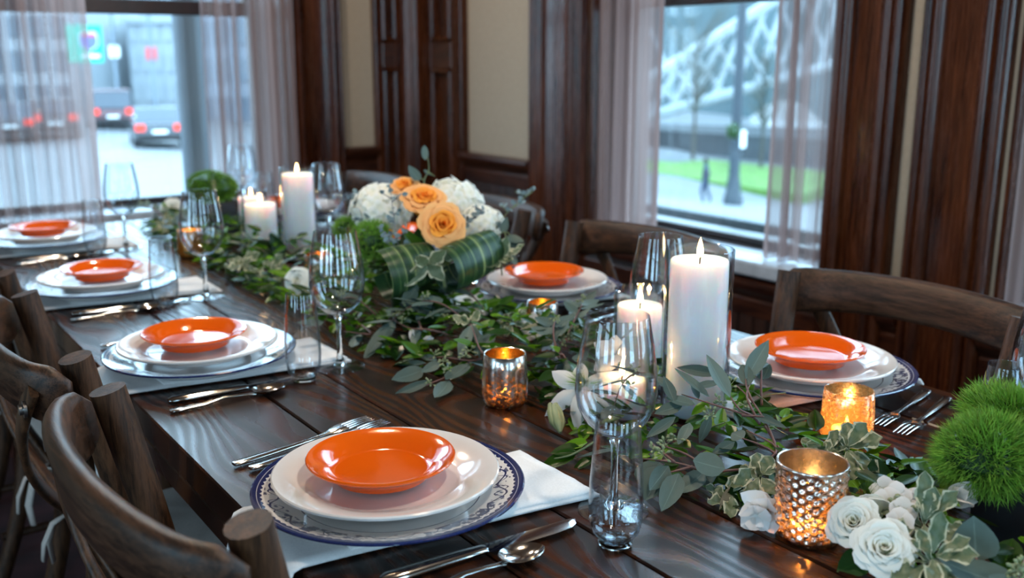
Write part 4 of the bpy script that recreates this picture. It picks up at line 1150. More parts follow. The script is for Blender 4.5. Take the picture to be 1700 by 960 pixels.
# ------------------------------------------------------------------ garland of small green leaves
def free(x, y, pad=0.0):
    return all((x - a) ** 2 + (y - b) ** 2 > (r + pad) ** 2 for a, b, r in KEEP)
def interp(y, tab):
    for (a, p), (b, q) in zip(tab[:-1], tab[1:]):
        if y <= b: return p + (q - p) * max(0, (y - a) / (b - a))
    return tab[-1][1]
GL = [(.4, .86), (.62, .845), (.80, .80), (.95, .80), (1.05, .835), (1.25, .835), (1.36, .775), (1.6, .765), (2.0, .765), (2.6, .77), (3.02, .80)]
GR = [(.4, 1.02), (.75, 1.045), (.95, 1.085), (1.3, 1.09), (1.5, 1.07), (2.0, 1.04), (3.02, 1.02)]
GX = lambda y: (interp(y, GL) + interp(y, GR)) / 2
def gw(y): return (interp(y, GR) - interp(y, GL)) / 2
garl = thing('leaf_garland', 'thick garland of small glossy green leaves down the middle of the table', 'garland', (.9, 1.6, TZ))
cand = []
rg = random.Random(31)
tries = 0
while len(cand) < 1500 and tries < 30000:
    tries += 1
    y = rg.uniform(.40, 3.02); u = rg.uniform(-1, 1); u = math.copysign(abs(u) ** .85, u)
    x = GX(y) + u * gw(y)
    if not free(x, y, .004): continue
    top = (.076 - .030 * max(0, min(1, (1.25 - y) / .3))) * max(0, 1 - abs(u) ** 2.2) + .006
    z = TZ + .004 + top * rg.random() ** .6
    an = math.atan2(0, u if abs(u) > .3 else rg.uniform(-1, 1)) + rg.uniform(-1.4, 1.4)
    el = rg.uniform(-.35, .65)
    kind = rg.choices(['ruscus', 'bright', 'bright2', 'dark'], [4.5, 2.6, 1.0, 4.2])[0]
    l_ = rg.uniform(.026, .048); wd = l_ * rg.uniform(.38, .55)
    if kind == 'bright2': wd = l_ * .3
    d = Vector((math.cos(an) * math.cos(el), math.sin(an) * math.cos(el), math.sin(el)))
    b = Vector((x, y, z)); tip = b + d * l_
    if tip.z < TZ + .003: tip.z = TZ + .003
    if not free(tip.x, tip.y, .001): continue
    depth = (b - CAM).dot(FW)
    vis = l_ / depth * (.4 + (z - TZ) / .07)
    cand.append((vis, kind, b, tip, wd, (rg.uniform(-.5, .5), rg.uniform(-.6, .3), 1)))
cand.sort(key=lambda c: -c[0])
for v_, kind, b, tip, wd, up in cand[:300]: leaf(garl, kind, b, tip, wd, up=up)
rest = {}
for v_, kind, b, tip, wd, up in cand[300:]:
    d = tip - b; L = d.length; M = frame(b, d, up, (wd, L, L))
    src = LM[kind]; m = rest.setdefault(kind, MB())
    if m.uv is None: m.uv = {}
    n0 = len(m.v)
    for i in range(len(src.vertices)): m.uv[n0 + i] = ((i % 5) / 4, (i // 5) / 6)
    m.add([M @ v.co for v in src.vertices], [tuple(p.vertices) for p in src.polygons])
mats = {'ruscus': 'ruscus_leaf', 'bright': 'bright_leaf', 'bright2': 'bright_leaf', 'dark': 'dark_leaf'}
allm = MB(); allm.uv = {}
order = ['ruscus', 'bright', 'bright2', 'dark']
for mi, kd in enumerate(order):
    m = rest.get(kd)
    if not m: continue
    n0 = len(allm.v)
    for k_, uvv in m.uv.items(): allm.uv[n0 + k_] = uvv
    allm.add(m.v, m.f, mi)
o = allm.build('small_leaves', [MAT[mats[q]] for q in order], garl, 'all'); o['kind'] = 'stuff'
o.matrix_basis = garl.matrix_basis.inverted()
# twigs of the garland
m = MB(); rt_ = random.Random(5)
for k in range(70):
    y = rt_.uniform(.45, 2.95); x = GX(y) + rt_.uniform(-.8, .8) * gw(y); a = rt_.uniform(0, 6.28); L = rt_.uniform(.03, .08)
    p = Vector((x, y, TZ + rt_.uniform(.012, .05))); q = p + Vector((math.cos(a) * L, math.sin(a) * L, rt_.uniform(-.006, .02)))
    if free(p.x, p.y, .01) and free(q.x, q.y, .01): m.tube([p, (p + q) / 2 + Vector((0, 0, .006)), q], .0010, 5)
o = m.build('twigs', MAT['stem_green'], garl, 'all'); o['kind'] = 'stuff'; o.matrix_basis = garl.matrix_basis.inverted()
# glossy leaves that stick out of the garland onto the wood
hero_sprig('dark glossy ruscus tip reaching onto bare wood left of near wine glass', [[(985, 735, Z + .02), (950, 755, Z + .015), (920, 762, Z + .012)]],
  [((958, 750, Z + .016), (892, 772, Z + .004), .022, 'ruscus'), ((965, 745, Z + .018), (915, 745, Z + .02), .022, 'ruscus'), ((985, 760, Z + .01), (950, 775, Z + .004), .018, 'ruscus'), ((975, 735, Z + .025), (930, 735, Z + .02), .018, 'bright')], mat='stem_green', nm='ruscus_sprig', group='ruscus tips', seed=11)
hero_sprig('dark glossy ruscus leaf beside the white flower at diamond-cut votive', [[(1250, 800, Z + .02), (1235, 812, Z + .018), (1225, 820, Z + .015)]],
  [((1243, 812, Z + .02), (1196, 838, Z + .012), .030, 'dark'), ((1240, 800, Z + .02), (1205, 805, Z + .01), .022, 'ruscus')], mat='stem_green', nm='ruscus_sprig', group='ruscus tips', seed=12)
hero_sprig('dark glossy ruscus leaf on the wood below the white roses', [[(1455, 935, Z + .02), (1430, 935, Z + .012), (1420, 935, Z + .01)]],
  [((1442, 925, Z + .014), (1390, 945, Z + .004), .030, 'dark'), ((1560, 955, Z + .02), (1500, 958, Z + .02), .026, 'dark')], mat='stem_green', nm='ruscus_sprig', group='ruscus tips', seed=13)
hero_sprig('glossy green ruscus tip by the black pot on the right', [[(1560, 840, Z + .03), (1590, 830, Z + .04), (1630, 825, Z + .035)]],
  [((1560, 810, Z + .03), (1600, 785, Z + .05), .035, 'bright'), ((1590, 800, Z + .03), (1640, 815, Z + .02), .022, 'ruscus'), ((1545, 805, Z + .03), (1525, 780, Z + .05), .022, 'ruscus'), ((1600, 820, Z + .03), (1655, 830, Z + .02), .02, 'dark'), ((1500, 800, Z + .05), (1520, 850, Z + .05), .022, 'dark'), ((1665, 940, Z + .03), (1680, 885, Z + .05), .03, 'ruscus'), ((1440, 775, Z + .05), (1490, 790, Z + .04), .03, 'dark')], mat='stem_green', nm='ruscus_sprig', group='ruscus tips', seed=14)

# ------------------------------------------------------------------ flowers
def rose_rings(mat_in, mat_out, nrings=7, key='w'):
    """petal meshes ring by ring, unit rose of radius 1"""
    out = []
    for k in range(nrings):
        f = k / (nrings - 1)
        rb = .05 + .34 * f; rt_ = .13 + .72 * f ** .9; h = .78 - .30 * f ** 1.5; span = 1.25 - .30 * f
        def fn(u, v, f=f, rb=rb, rt_=rt_, h=h, span=span):
            s = (u - .5) * 2
            topdrop = (abs(s) ** 2.6) * .30
            vv = v * (1 - topdrop * .8)
            rad = rb + (rt_ - rb) * (vv ** .75) + (.16 * f + .02) * max(0, (vv - .72) / .28) ** 2
            z = -.35 * f + (h + .35 * f) * math.sin(vv * PI / 2 * (1 - .10 * f)) - (.16 * f + .015) * max(0, (vv - .78) / .22) ** 2
            a = s * span * (1 - .12 * v) * (1 if f > .2 else 1.3)
            rad *= 1 + .05 * math.sin(3 * s + 2 * f) + .06 * (u - .5)
            return (rad * math.cos(a), rad * math.sin(a), z)
        out.append(MB().grid(fn, 6, 6, uv=True).mesh('petal', MAT[mat_in if f < .6 else mat_out], 'all'))
    return out
ROSE = {'white': rose_rings('white_petal', 'white_petal', 11), 'orange': rose_rings('orange_petal', 'peach_petal', 11)}
SEPAL = MB().lathe([(0, -.45), (.20, -.42), (.36, -.30), (.40, -.12)], 14)
def rose(label, c, face, r, kind='white', seed=0, group='white roses'):
    rr = random.Random(seed); f = Vector(face).normalized()
    t = thing('rose', label, 'flower', tuple(c), 0, group)
    t.rotation_mode = 'QUATERNION'; t.rotation_quaternion = f.to_track_quat('Z', 'Y'); t.scale = (r, r, r)
    meshes = ROSE[kind]; n = len(meshes)
    for k in range(n):
        cnt = (3, 3, 3, 4, 4, 4, 5, 5, 6, 6, 7)[k]
        for q in range(cnt):
            o = obj('petal', meshes[k], t)
            o.rotation_euler = (rr.uniform(-.05, .05), rr.uniform(-.07, .05), 2 * PI * q / cnt + k * 1.1 + rr.uniform(-.12, .12))
            s = rr.uniform(.93, 1.05); o.scale = (s, s, rr.uniform(.9, 1.06))
    o = SEPAL.build('calyx', MAT['stem_green'], t)
    return t
def tocam(c, upw=.5, side=0.0): return (CAM - Vector(c)).normalized() + Vector((0, 0, upw)) + RT * side
c = onz(1466, 917, Z + .040); rose('white rose nearest the bottom edge, beside the diamond-cut votive', c, tocam(c, .45, .05), .0300, 'white', 1)
c = onz(1420, 873, Z + .040); rose('white rose touching the right side of the diamond-cut votive', c, tocam(c, .50, -.25), .0270, 'white', 2)
c = onz(1450, 846, Z + .045); rose('half-open cream rose behind the two front white roses', c, Vector((.5, .3, .8)), .0200, 'white', 3)
c = onz(498, 468, Z + .045); rose('cream rose seen beside the second left wine glass', c, tocam(c, .3, -.5), .030, 'white', 4)
c = onz(287, 349, Z + .055); rose('cream rose at far end of garland by the street window', c, tocam(c, .4, -.3), .034, 'white', 5)
c = at(733, 379, 1.835); rose('large open orange rose at the front of the bouquet', c, tocam(c, .35, .12), .0440, 'orange', 6, 'orange roses')
c = at(702, 340, 1.93); rose('orange rose above the front one, facing up', c, tocam(c, 1.4, .15), .0430, 'orange', 7, 'orange roses')
c = at(672, 316, 2.00); rose('small orange rose at the top left of the bouquet', c, tocam(c, 1.5, -.1), .0300, 'orange', 8, 'orange roses')

def petal_mesh(name, mat, shape='ovate', curl=.25, fold=-.25, nu=5, nv=6): return leaf_mesh(name, MAT[mat], shape, nu, nv, fold, curl)
PET = {'hyd': petal_mesh('petal', 'hydrangea_petal', 'round', -.18, -.1, 3, 3)}
def floret_mesh():
    m = MB(); m.uv = {}
    src = PET['hyd']
    for k in range(4):
        M = Matrix.Rotation(k * PI / 2, 4, 'Z') @ Matrix.Translation((0, .06, 0)) @ Matrix.Rotation(.30, 4, 'X') @ Matrix.Diagonal((.95, .85, .9, 1))
        n0 = len(m.v)
        for i in range(len(src.vertices)): m.uv[n0 + i] = ((i % 4) / 3, (i // 4) / 3)
        m.add([M @ v.co for v in src.vertices], [tuple(p.vertices) for p in src.polygons])
    m.lathe([(.09, .02), (.07, .09), (0, .11)], 6)
    return m.mesh('floret', MAT['hydrangea_petal'], 'all')
FLORET = floret_mesh()
def hydrangea(label, c, r, n, seed, squash=.8, group='white hydrangea heads'):
    rr = random.Random(seed); t = thing('hydrangea', label, 'flower', tuple(c), 0, group)
    MB().lathe([(0, -.5 * r), (.5 * r, -.4 * r), (.78 * r, 0), (.6 * r, .45 * r), (.3 * r, .62 * r), (0, .66 * r)], 20).build('flower_core', MAT['hydrangea_petal'], t)
    g = PI * (3 - math.sqrt(5))
    for k in range(n):
        zz = 1 - 1.55 * (k + .5) / n; rad = math.sqrt(max(0, 1 - zz * zz)); a = g * k
        d = Vector((rad * math.cos(a), rad * math.sin(a), zz * squash))
        p = d * r * rr.uniform(.90, 1.08)
        nrm = (d + Vector((rr.uniform(-.35, .35), rr.uniform(-.35, .35), rr.uniform(-.2, .35)))).normalized()
        s = r * rr.uniform(.22, .30)
        o = obj('floret', FLORET, t)
        o.matrix_basis = Matrix.Translation(p) @ nrm.to_track_quat('Z', 'Y').to_matrix().to_4x4() @ Matrix.Rotation(rr.uniform(0, 6), 4, 'Z') @ Matrix.Scale(s * 1.05, 4)
    return t
hydrangea('white hydrangea head on the left of the bouquet', at(634, 350, 2.03), .060, 95, 1)
hydrangea('white hydrangea head at top right of the bouquet', at(752, 340, 2.06), .058, 90, 2)
hydrangea('white hydrangea head at the far right side of the bouquet', at(797, 374, 1.98), .045, 70, 3)

# smaller white blooms in the garland, each a handful of broad petals
PETW = {k: petal_mesh('petal', 'cool_petal', s, c_, f_) for k, s, c_, f_ in (('broad', 'ovate', .30, -.35), ('square', 'obov', -.10, -.10), ('lily', 'lance', -.38, -.25))}
def bloom(label, c, face, n, ll, lw, kind, seed, open_=.5, nm='white_blossom', cat='flower', centre=True):
    rr = random.Random(seed); f = Vector(face).normalized(); a = f.orthogonal().normalized(); b = f.cross(a); c = Vector(c)
    t = thing(nm, label, cat, tuple(c), 0, 'small white blooms in the garland')
    for k in range(n):
        an = 2 * PI * k / n + rr.uniform(-.2, .2); op = open_ * rr.uniform(.75, 1.25)
        d = (a * math.cos(an) + b * math.sin(an)) * math.sin(op * PI / 2) + f * math.cos(op * PI / 2)
        tip = c + d * ll * rr.uniform(.85, 1.12)
        if tip.z < TZ + .003: tip.z = TZ + .003
        L = tip - c; M = frame(c, L, f, (lw * rr.uniform(.9, 1.1), L.length, L.length))
        o = obj('petal', PETW[kind], t); o.matrix_basis = Matrix.Translation(-c) @ M
    if centre: MB().lathe([(0, -.001), (.0028, 0), (.003, .003), (0, .005)], 8, f.to_track_quat('Z', 'Y').to_matrix().to_4x4()).build('flower_centre', MAT['seed_green'], t)
    return t
c = onz(1278, 845, Z + .022); bloom('creamy white blossom lying left of the diamond-cut votive', c, (-.9, -.35, .25), 7, .034, .030, 'broad', 1, .62)
c = onz(1255, 855, Z + .016); bloom('second white blossom under the one left of the diamond-cut votive', c, (-.8, -.6, .15), 6, .028, .024, 'broad', 2, .55)
for i, (px, py, h) in enumerate(((1470, 815, .055), (1490, 826, .055), (1500, 850, .055), (1494, 868, .05), (1478, 832, .052))):
    c = onz(px, py, Z + h); bloom('white flat-petalled floret %s' % ('topmost of the cluster behind the white roses', 'at the right top of the cluster behind the white roses', 'in the middle of the cluster beside the dark leaf', 'lowest of the cluster above the front white rose', 'at the left of the cluster behind the white roses')[i], c, tocam(c, .6), 5, .0165, .0165, 'square', 10 + i, .85)
c = onz(1540, 828, Z + .05); bloom('white freesia bloom left of the black pot', c, tocam(c, .2, -.5), 6, .030, .022, 'broad', 4, .45)
c = onz(1580, 828, Z + .045); bloom('white freesia bloom touching the black pot', c, tocam(c, .4, .9), 6, .030, .024, 'broad', 5, .45)
c = onz(962, 648, Z + .045); bloom('white lily with curved petals drooping left of near wine glass', c, (-.45, -.35, .55), 6, .068, .026, 'lily', 6, .95, 'lily')
c = onz(1022, 590, Z + .075); bloom('white orchid-like bloom seen through the near wine glass', c, tocam(c, .3, -.4), 5, .040, .032, 'broad', 7, .7)
c = onz(885, 548, Z + .04); bloom('white blossom at the left foot of the back gold votive', c, tocam(c, .4), 5, .036, .026, 'broad', 8, .7)
c = onz(905, 560, Z + .03); bloom('drooping white blossom in front of the back gold votive', c, (.2, -.8, .2), 5, .032, .022, 'lily', 9, .7)
c = onz(684, 548, Z + .045); bloom('small pinkish white bud below the bouquet', c, (-.2, -.5, -.4), 5, .022, .014, 'broad', 21, .3)
c = onz(704, 566, Z + .03); bloom('small white bud lying in garland below the bouquet', c, (.2, -.6, .2), 5, .018, .014, 'broad', 22, .35)
# closed green lily bud
t = thing('lily_bud', 'closed pale green lily bud hanging beside the white lily', 'flower bud', tuple(onz(918, 672, Z + .035)), 0)
q0 = Vector(t.location); q1 = onz(930, 718, Z + .012) - q0
for k in range(3):
    an = k * 2.094
    MB().tube([Vector((.004 * math.cos(an), .004 * math.sin(an), 0)), q1 * .3 + Vector((.0055 * math.cos(an), .0055 * math.sin(an), 0)), q1 * .65 + Vector((.006 * math.cos(an), .006 * math.sin(an), 0)), q1], [.0035, .0062, .0062, .002], 10).build('bud_petal', MAT['seed_green'], t)
# spiky green thistle tufts
def tuft(label, c, face, n, L, seed, mat='moss_green'):
    rr = random.Random(seed); f = Vector(face).normalized(); t = thing('spiky_tuft', label, 'foliage', tuple(c), 0, 'spiky green tufts')
    m = MB()
    for k in range(n):
        d = (f * .9 + Vector((rr.uniform(-1, 1), rr.uniform(-1, 1), rr.uniform(-1, 1))) * .75).normalized()
        e = d * L * rr.uniform(.7, 1.1); s = d.orthogonal() * .0006
        m.add([s, -s, e], [(0, 1, 2)])
    o = m.build('spines', MAT[mat], t, False); o['kind'] = 'stuff'
    return t
tuft('spiky green tuft between the diamond-cut votive and white florets', onz(1440, 828, Z + .04), (-.2, -.3, 1), 240, .026, 1)
tuft('spiky bright tuft above the white lily', onz(972, 640, Z + .05), (-.5, .1, .9), 160, .036, 2)

# ------------------------------------------------------------------ green puffs (filament balls) and their pots
def puff(label, c, r, n, seed, squash=1.0, mat='moss_green', L=.016, group='green filament puffs'):
    rr = random.Random(seed); t = thing('green_dianthus_ball', label, 'flower', tuple(c), 0, group)
    MB().lathe([(0, -r * .8 * squash), (r * .6, -r * .5 * squash), (r * .80, 0), (r * .6, r * .5 * squash), (.01 * r, r * .78 * squash)], 24).build('ball_core', MAT['dark_leaf'], t)
    m = MB()
    lump = [(Vector((rr.uniform(-1, 1), rr.uniform(-1, 1), rr.uniform(-.3, 1))).normalized(), rr.uniform(-.12, .14)) for _ in range(14)]
    for k in range(n):
        d = Vector((rr.gauss(0, 1), rr.gauss(0, 1), rr.gauss(0, 1))).normalized()
        if d.z < -.75: continue
        b = sum(w_ * max(0, d.dot(q)) ** 6 for q, w_ in lump)
        p = Vector((d.x, d.y, d.z * squash)) * r * (.74 + b)
        j = Vector((rr.uniform(-1, 1), rr.uniform(-1, 1), rr.uniform(-1, 1))) * .55
        d1 = (d + j).normalized(); d2 = (d1 + j * .5 + Vector((0, 0, rr.uniform(-.2, .35)))).normalized()
        ln = L * rr.uniform(.7, 1.2)
        s = d1.orthogonal().normalized() * .00062; s.rotate(Matrix.Rotation(rr.uniform(0, 6), 3, d1))
        q = p + d1 * ln * .55; e = q + d2 * ln * .45
        m.add([p + s, p - s, q - s * .7, q + s * .7, e], [(0, 1, 2, 3), (3, 2, 4)])
    o = m.build('filaments', MAT[mat], t, False); o['kind'] = 'stuff'
    return t
def pot(label, x, y, hw, h, rz=0.0):
    t = thing('square_pot', label, 'pot', (x, y, TZ), rz, 'square black pots')
    m = MB(); vs = []; fs = []
    for a, z in ((hw * .94, 0), (hw, h), (hw - .005, h), (hw * .90, h - .03)):
        for sx, sy in ((-1, -1), (1, -1), (1, 1), (-1, 1)): vs.append((sx * a, sy * a, z))
    for k in range(3):
        for i in range(4): fs.append((k * 4 + i, k * 4 + (i + 1) % 4, k * 4 + 4 + (i + 1) % 4, k * 4 + 4 + i))
    fs.append((3, 2, 1, 0)); fs.append((12, 13, 14, 15))
    m.add(vs, fs); m.build('pot_body', MAT['black_pot'], t, False)
    MB().lathe([(hw * .55, h - .02), (hw * .5, h + .004), (0, h + .008)], 16).build('moss_fill', MAT['moss_green'], t)
    KEEP.append((x, y, hw * 1.3))
POTN = (1.030, .472)
pot('black square pot under the green puff at the right edge', POTN[0], POTN[1], .056, .075, .0)
for lb, c, r, n, sd in (('bright green filament puff, largest, on the near black pot', (.985, .520, TZ + .084), .056, 6800, 1), ('bright green puff at right frame edge over the near pot', (1.058, .462, TZ + .100), .048, 5000, 2),
                        ('green puff at the back right of the near black pot', (1.075, .545, TZ + .095), .048, 4800, 3), ('low green puff hanging over the front of the near pot', (1.022, .425, TZ + .085), .042, 3600, 4)):
    puff(lb, c, r, n, sd, .82, L=.022)
pot('black pot under the far green dome', .925, 2.78, .055, .105, .1)
puff('domed green filament puff on the far black pot', (.925, 2.78, TZ + .140), .082, 4200, 7, .68, 'moss_green_deep', .014)
puff('green filament puff at the left front of the bouquet', at(620, 402, 1.93), .040, 2600, 8, 1.15, 'moss_green', .015)
puff('small green puff left behind the bouquet', at(577, 380, 2.02), .028, 1500, 9, .9, 'moss_green', .013)
puff('small green puff low on the right side of bouquet', at(826, 420, 1.95), .026, 1300, 10, 1.0, 'moss_green', .013)

# ------------------------------------------------------------------ bouquet: vase, looped leaves, sprigs
V = thing('bouquet_vase', 'dark leaf-wrapped vase holding the central bouquet', 'vase', (.945, 1.655, TZ))
MB().lathe([(0, 0), (.052, 0), (.055, .01), (.058, .10), (.056, .115), (.050, .112), (0, .10)], 32).build('vase_body', MAT['dark_leaf'], V)
rb = random.Random(77)
for k in range(26):
    an = k * 2.4; rr_ = .045 + .035 * (k % 3) / 2
    b = Vector((.945 + rr_ * math.cos(an) * .6, 1.655 + rr_ * math.sin(an) * .6, TZ + .09 + .012 * (k % 4)))
    tip = b + Vector((math.cos(an) * .055, math.sin(an) * .055, rb.uniform(-.02, .03)))
    leaf(V, ('dark', 'ruscus', 'dark')[k % 3], b, tip, .030, up=(0, 0, 1), name='collar_leaf')
def loop_leaf(label, A, B, r0, r1, seed, start=-.5, sweep=5.0, sag=0.0):
    A = Vector(A); B = Vector(B); ax = (B - A).normalized()
    e1 = (Vector((0, 0, 1)) - ax * ax.z).normalized(); e2 = ax.cross(e1)
    if e2.dot(CAM - A) < 0: e2 = -e2
    t = thing('looped_leaf', label, 'leaf', tuple(A), 0, 'striped leaves rolled into loops')
    def fn(u, v):
        th = start + sweep * v; c = ax * ((B - A).length * u)
        r = r0 + (r1 - r0) * u; r *= 1 + .10 * math.sin(PI * u)
        pt = c + (e1 * (r * 1.15 * math.cos(th)) + e2 * (r * math.sin(th)))
        return pt + Vector((0, 0, -sag * u * u))
    MB().grid(fn, 14, 26, uv=True).build('leaf_blade', MAT['striped_leaf'], t, 'all')
    MB().tube([(0, 0, -.03), -ax * .004, ax * .006], .003, 6).build('leaf_stalk', MAT['stem_green'], t)
loop_leaf('striped green leaf rolled into a loop on the left front of bouquet', at(716, 432, 1.84), at(634, 458, 1.79), .030, .040, 1)
loop_leaf('striped green leaf rolled into a loop on the right front of bouquet', at(738, 450, 1.80), at(818, 412, 1.88), .036, .032, 2)
hero = lambda lb, L, sd, st, mat='stem_green', nm='broad_leaf_sprig', gp='broad leaf sprigs': None
def air_sprig(label, stem, leaves, seed=0, mat='stem_green', nm='eucalyptus_sprig', group='eucalyptus sprigs', r=.0015, sd=()):
    rr = random.Random(seed); P = [[at(*p) for p in pl] for pl in stem]; off = P[0][0]
    t = thing(nm, label, 'foliage', tuple(off), 0, group)
    stems(t, [[p - off for p in pl] for pl in P], r, mat)
    for b, e, wd, kd in leaves: leaf(t, kd, at(*b), at(*e), wd, up=(CAM - at(*b)).normalized() + Vector((0, 0, .4)), roll=rr.uniform(-.5, .5))
    for s_ in sd: seeds(t, [at(*s_) - off], rr, 7, .003, .012, 'stem_blue')
    return t
air_sprig('broad green leaf pointing right below the orange rose', [[(750, 420, 1.86), (775, 402, 1.86)]], [((762, 412, 1.86), (820, 388, 1.84), .046, 'ruscus'), ((705, 425, 1.85), (670, 370, 1.86), .028, 'ruscus'), ((735, 430, 1.81), (756, 408, 1.79), .03, 'vari2')], 1, nm='broad_leaf_sprig', group='broad leaf sprigs')
air_sprig('lone eucalyptus tip rising above the top of the bouquet', [[(705, 320, 2.0), (704, 300, 2.0), (712, 282, 2.0), (710, 262, 2.0)], [(704, 300, 2.0), (690, 290, 2.0)], [(710, 285, 2.0), (722, 293, 2.0)]],
          [((697, 300, 1.99), (677, 276, 1.99), .026, 'ovate'), ((706, 266, 2.0), (705, 241, 2.0), .016, 'round'), ((703, 282, 2.0), (718, 290, 2.0), .010, 'lance')], 2)
def tiny_sprig(label, stem, seed, n=16, s=.011, kind='blue', mat='stem_blue'):
    rr = random.Random(seed); pts = [at(*p) for p in stem]; off = pts[0]
    t = thing('baby_eucalyptus_sprig', label, 'foliage', tuple(off), 0, 'tiny-leaved blue sprigs')
    side = []
    for k in range(1, len(pts)):
        for q in (-1, 1):
            p = pts[k - 1].lerp(pts[k], rr.uniform(.2, .8)); side.append((p, p + (RT * q * rr.uniform(.010, .026) + Vector((0, 0, rr.uniform(.002, .016)))) - FW * rr.uniform(-.01, .01)))
    stems(t, [[p - off for p in pts]] + [[a - off, b - off] for a, b in side], .0011, mat)
    segs = list(zip(pts[:-1], pts[1:])) + side
    for k in range(n):
        a, b = segs[k % len(segs)]; p = a.lerp(b, rr.uniform(.3, 1)); d = Vector((rr.uniform(-1, 1), rr.uniform(-1, 1), rr.uniform(-.3, 1))).normalized()
        leaf(t, kind, p, p + d * s * rr.uniform(.7, 1.3), s * rr.uniform(.6, .9), up=tocam(p, .2), roll=rr.uniform(-.8, .8))
    return t
tiny_sprig('blue-grey tiny-leaved sprig in front of the left hydrangea', [(662, 410, 1.86), (656, 380, 1.87), (652, 345, 1.88), (646, 300, 1.9)], 1, 34)
tiny_sprig('blue-grey tiny-leaved sprig across the right hydrangea', [(752, 388, 1.86), (770, 372, 1.87), (790, 362, 1.88), (803, 345, 1.88)], 2, 22)
tiny_sprig('tiny-leaved sprig reaching out right towards the chair back', [(812, 400, 1.95), (835, 362, 1.96), (858, 338, 1.97), (886, 318, 1.98)], 3, 26, .012, 'blue', 'stem_green')
tiny_sprig('grey tiny-leaved sprig at the left edge of the bouquet', [(600, 380, 1.98), (590, 350, 2.0), (592, 320, 2.02)], 4, 22)
tiny_sprig('grey tiny-leaved sprig low between puff and striped loop', [(668, 430, 1.84), (650, 400, 1.83), (640, 385, 1.82)], 5, 16)
air_sprig('eucalyptus sprig with oval leaves drooping on the right of the bouquet', [[(815, 400, 1.93), (838, 385, 1.93), (850, 395, 1.92)], [(838, 385, 1.93), (845, 420, 1.92), (850, 435, 1.91)]],
          [((833, 388, 1.93), (843, 360, 1.93), .018, 'ovate'), ((842, 392, 1.92), (870, 404, 1.91), .022, 'ovate'), ((838, 395, 1.92), (858, 412, 1.91), .022, 'round'), ((828, 400, 1.92), (842, 408, 1.91), .024, 'round'), ((815, 415, 1.91), (838, 432, 1.88), .026, 'ovate'), ((845, 415, 1.91), (858, 440, 1.9), .014, 'round')], 4, sd=((852, 425, 1.91), (846, 440, 1.9)))
air_sprig('eucalyptus leaves hanging below the striped loops', [[(700, 470, 1.82), (685, 490, 1.80), (690, 510, 1.78)]],
          [((690, 480, 1.8), (668, 508, 1.77), .026, 'ovate'), ((700, 490, 1.79), (715, 520, 1.76), .026, 'ovate'), ((680, 470, 1.81), (690, 455, 1.80), .022, 'ovate')], 5)

# ------------------------------------------------------------------ outdoors
def gz(x, y): return -2.0 - .123 * max(0.0, min(34.0, x - 10.0)) * max(0.0, min(1.0, (60 - y) / 30))
m = MB(); xs = [-60, -20, 0, 2.6, 6, 10, 15, 20, 30, 44, 70, 140]; ys = [-60, -20, -5, 0, 4.3, 8, 15, 30, 45, 60, 90, 140]
m.add([(x, y, gz(x, y)) for y in ys for x in xs], [(j * 12 + i, j * 12 + i + 1, j * 12 + i + 13, j * 12 + i + 12) for j in range(11) for i in range(11)])
o = m.build('street', MAT['asphalt'], None, True); o['kind'] = 'structure'
def ext_box(name, label, cat, c0, c1, mat, bev=.02, group=None):
    o = MB().box(c0, c1, bev).build(name, MAT[mat], None, False)
    return tag(o, label, cat, group)
# deck and railing just outside the right window
struct('terrace_deck', MB().box((2.42, -3, -.02), (4.3, 3.9, .14), .01), MAT['pavement'])
rl = thing('deck_railing', 'dark slatted railing on the pale deck outside the bridge-view window', 'railing', (3.30, 1.5, .14))
for z in (.27, .41):
    MB().box((-.03, -2.0, z - .022), (.03, 2.2, z + .022), .005).build('rail', MAT['dark_metal'], rl, False)
for k in range(5):
    y = -1.9 + k * 1.0
    MB().box((-.025, y - .03, 0), (.025, y + .03, .42), .004).build('post', MAT['dark_metal'], rl, False)
# column outside the street window
p = at(322, 200, 4.75)
t = thing('porch_column', 'grey fluted porch column just outside the street window', 'column', (p.x, p.y, -2.0))
MB().box((-.10, -.10, 0), (.10, .10, .35), .01).build('column_base', MAT['column_grey'], t, False)
m = MB(); vs = []; n = 48
m.lathe([(.066, .3), (.066, 6.0)], 48)
m.v = [(x * (1 - .05 * ((i % n) % 3 == 0)), y * (1 - .05 * ((i % n) % 3 == 0)), z) for i, (x, y, z) in enumerate(m.v)]
m.build('column_shaft', MAT['column_grey'], t)

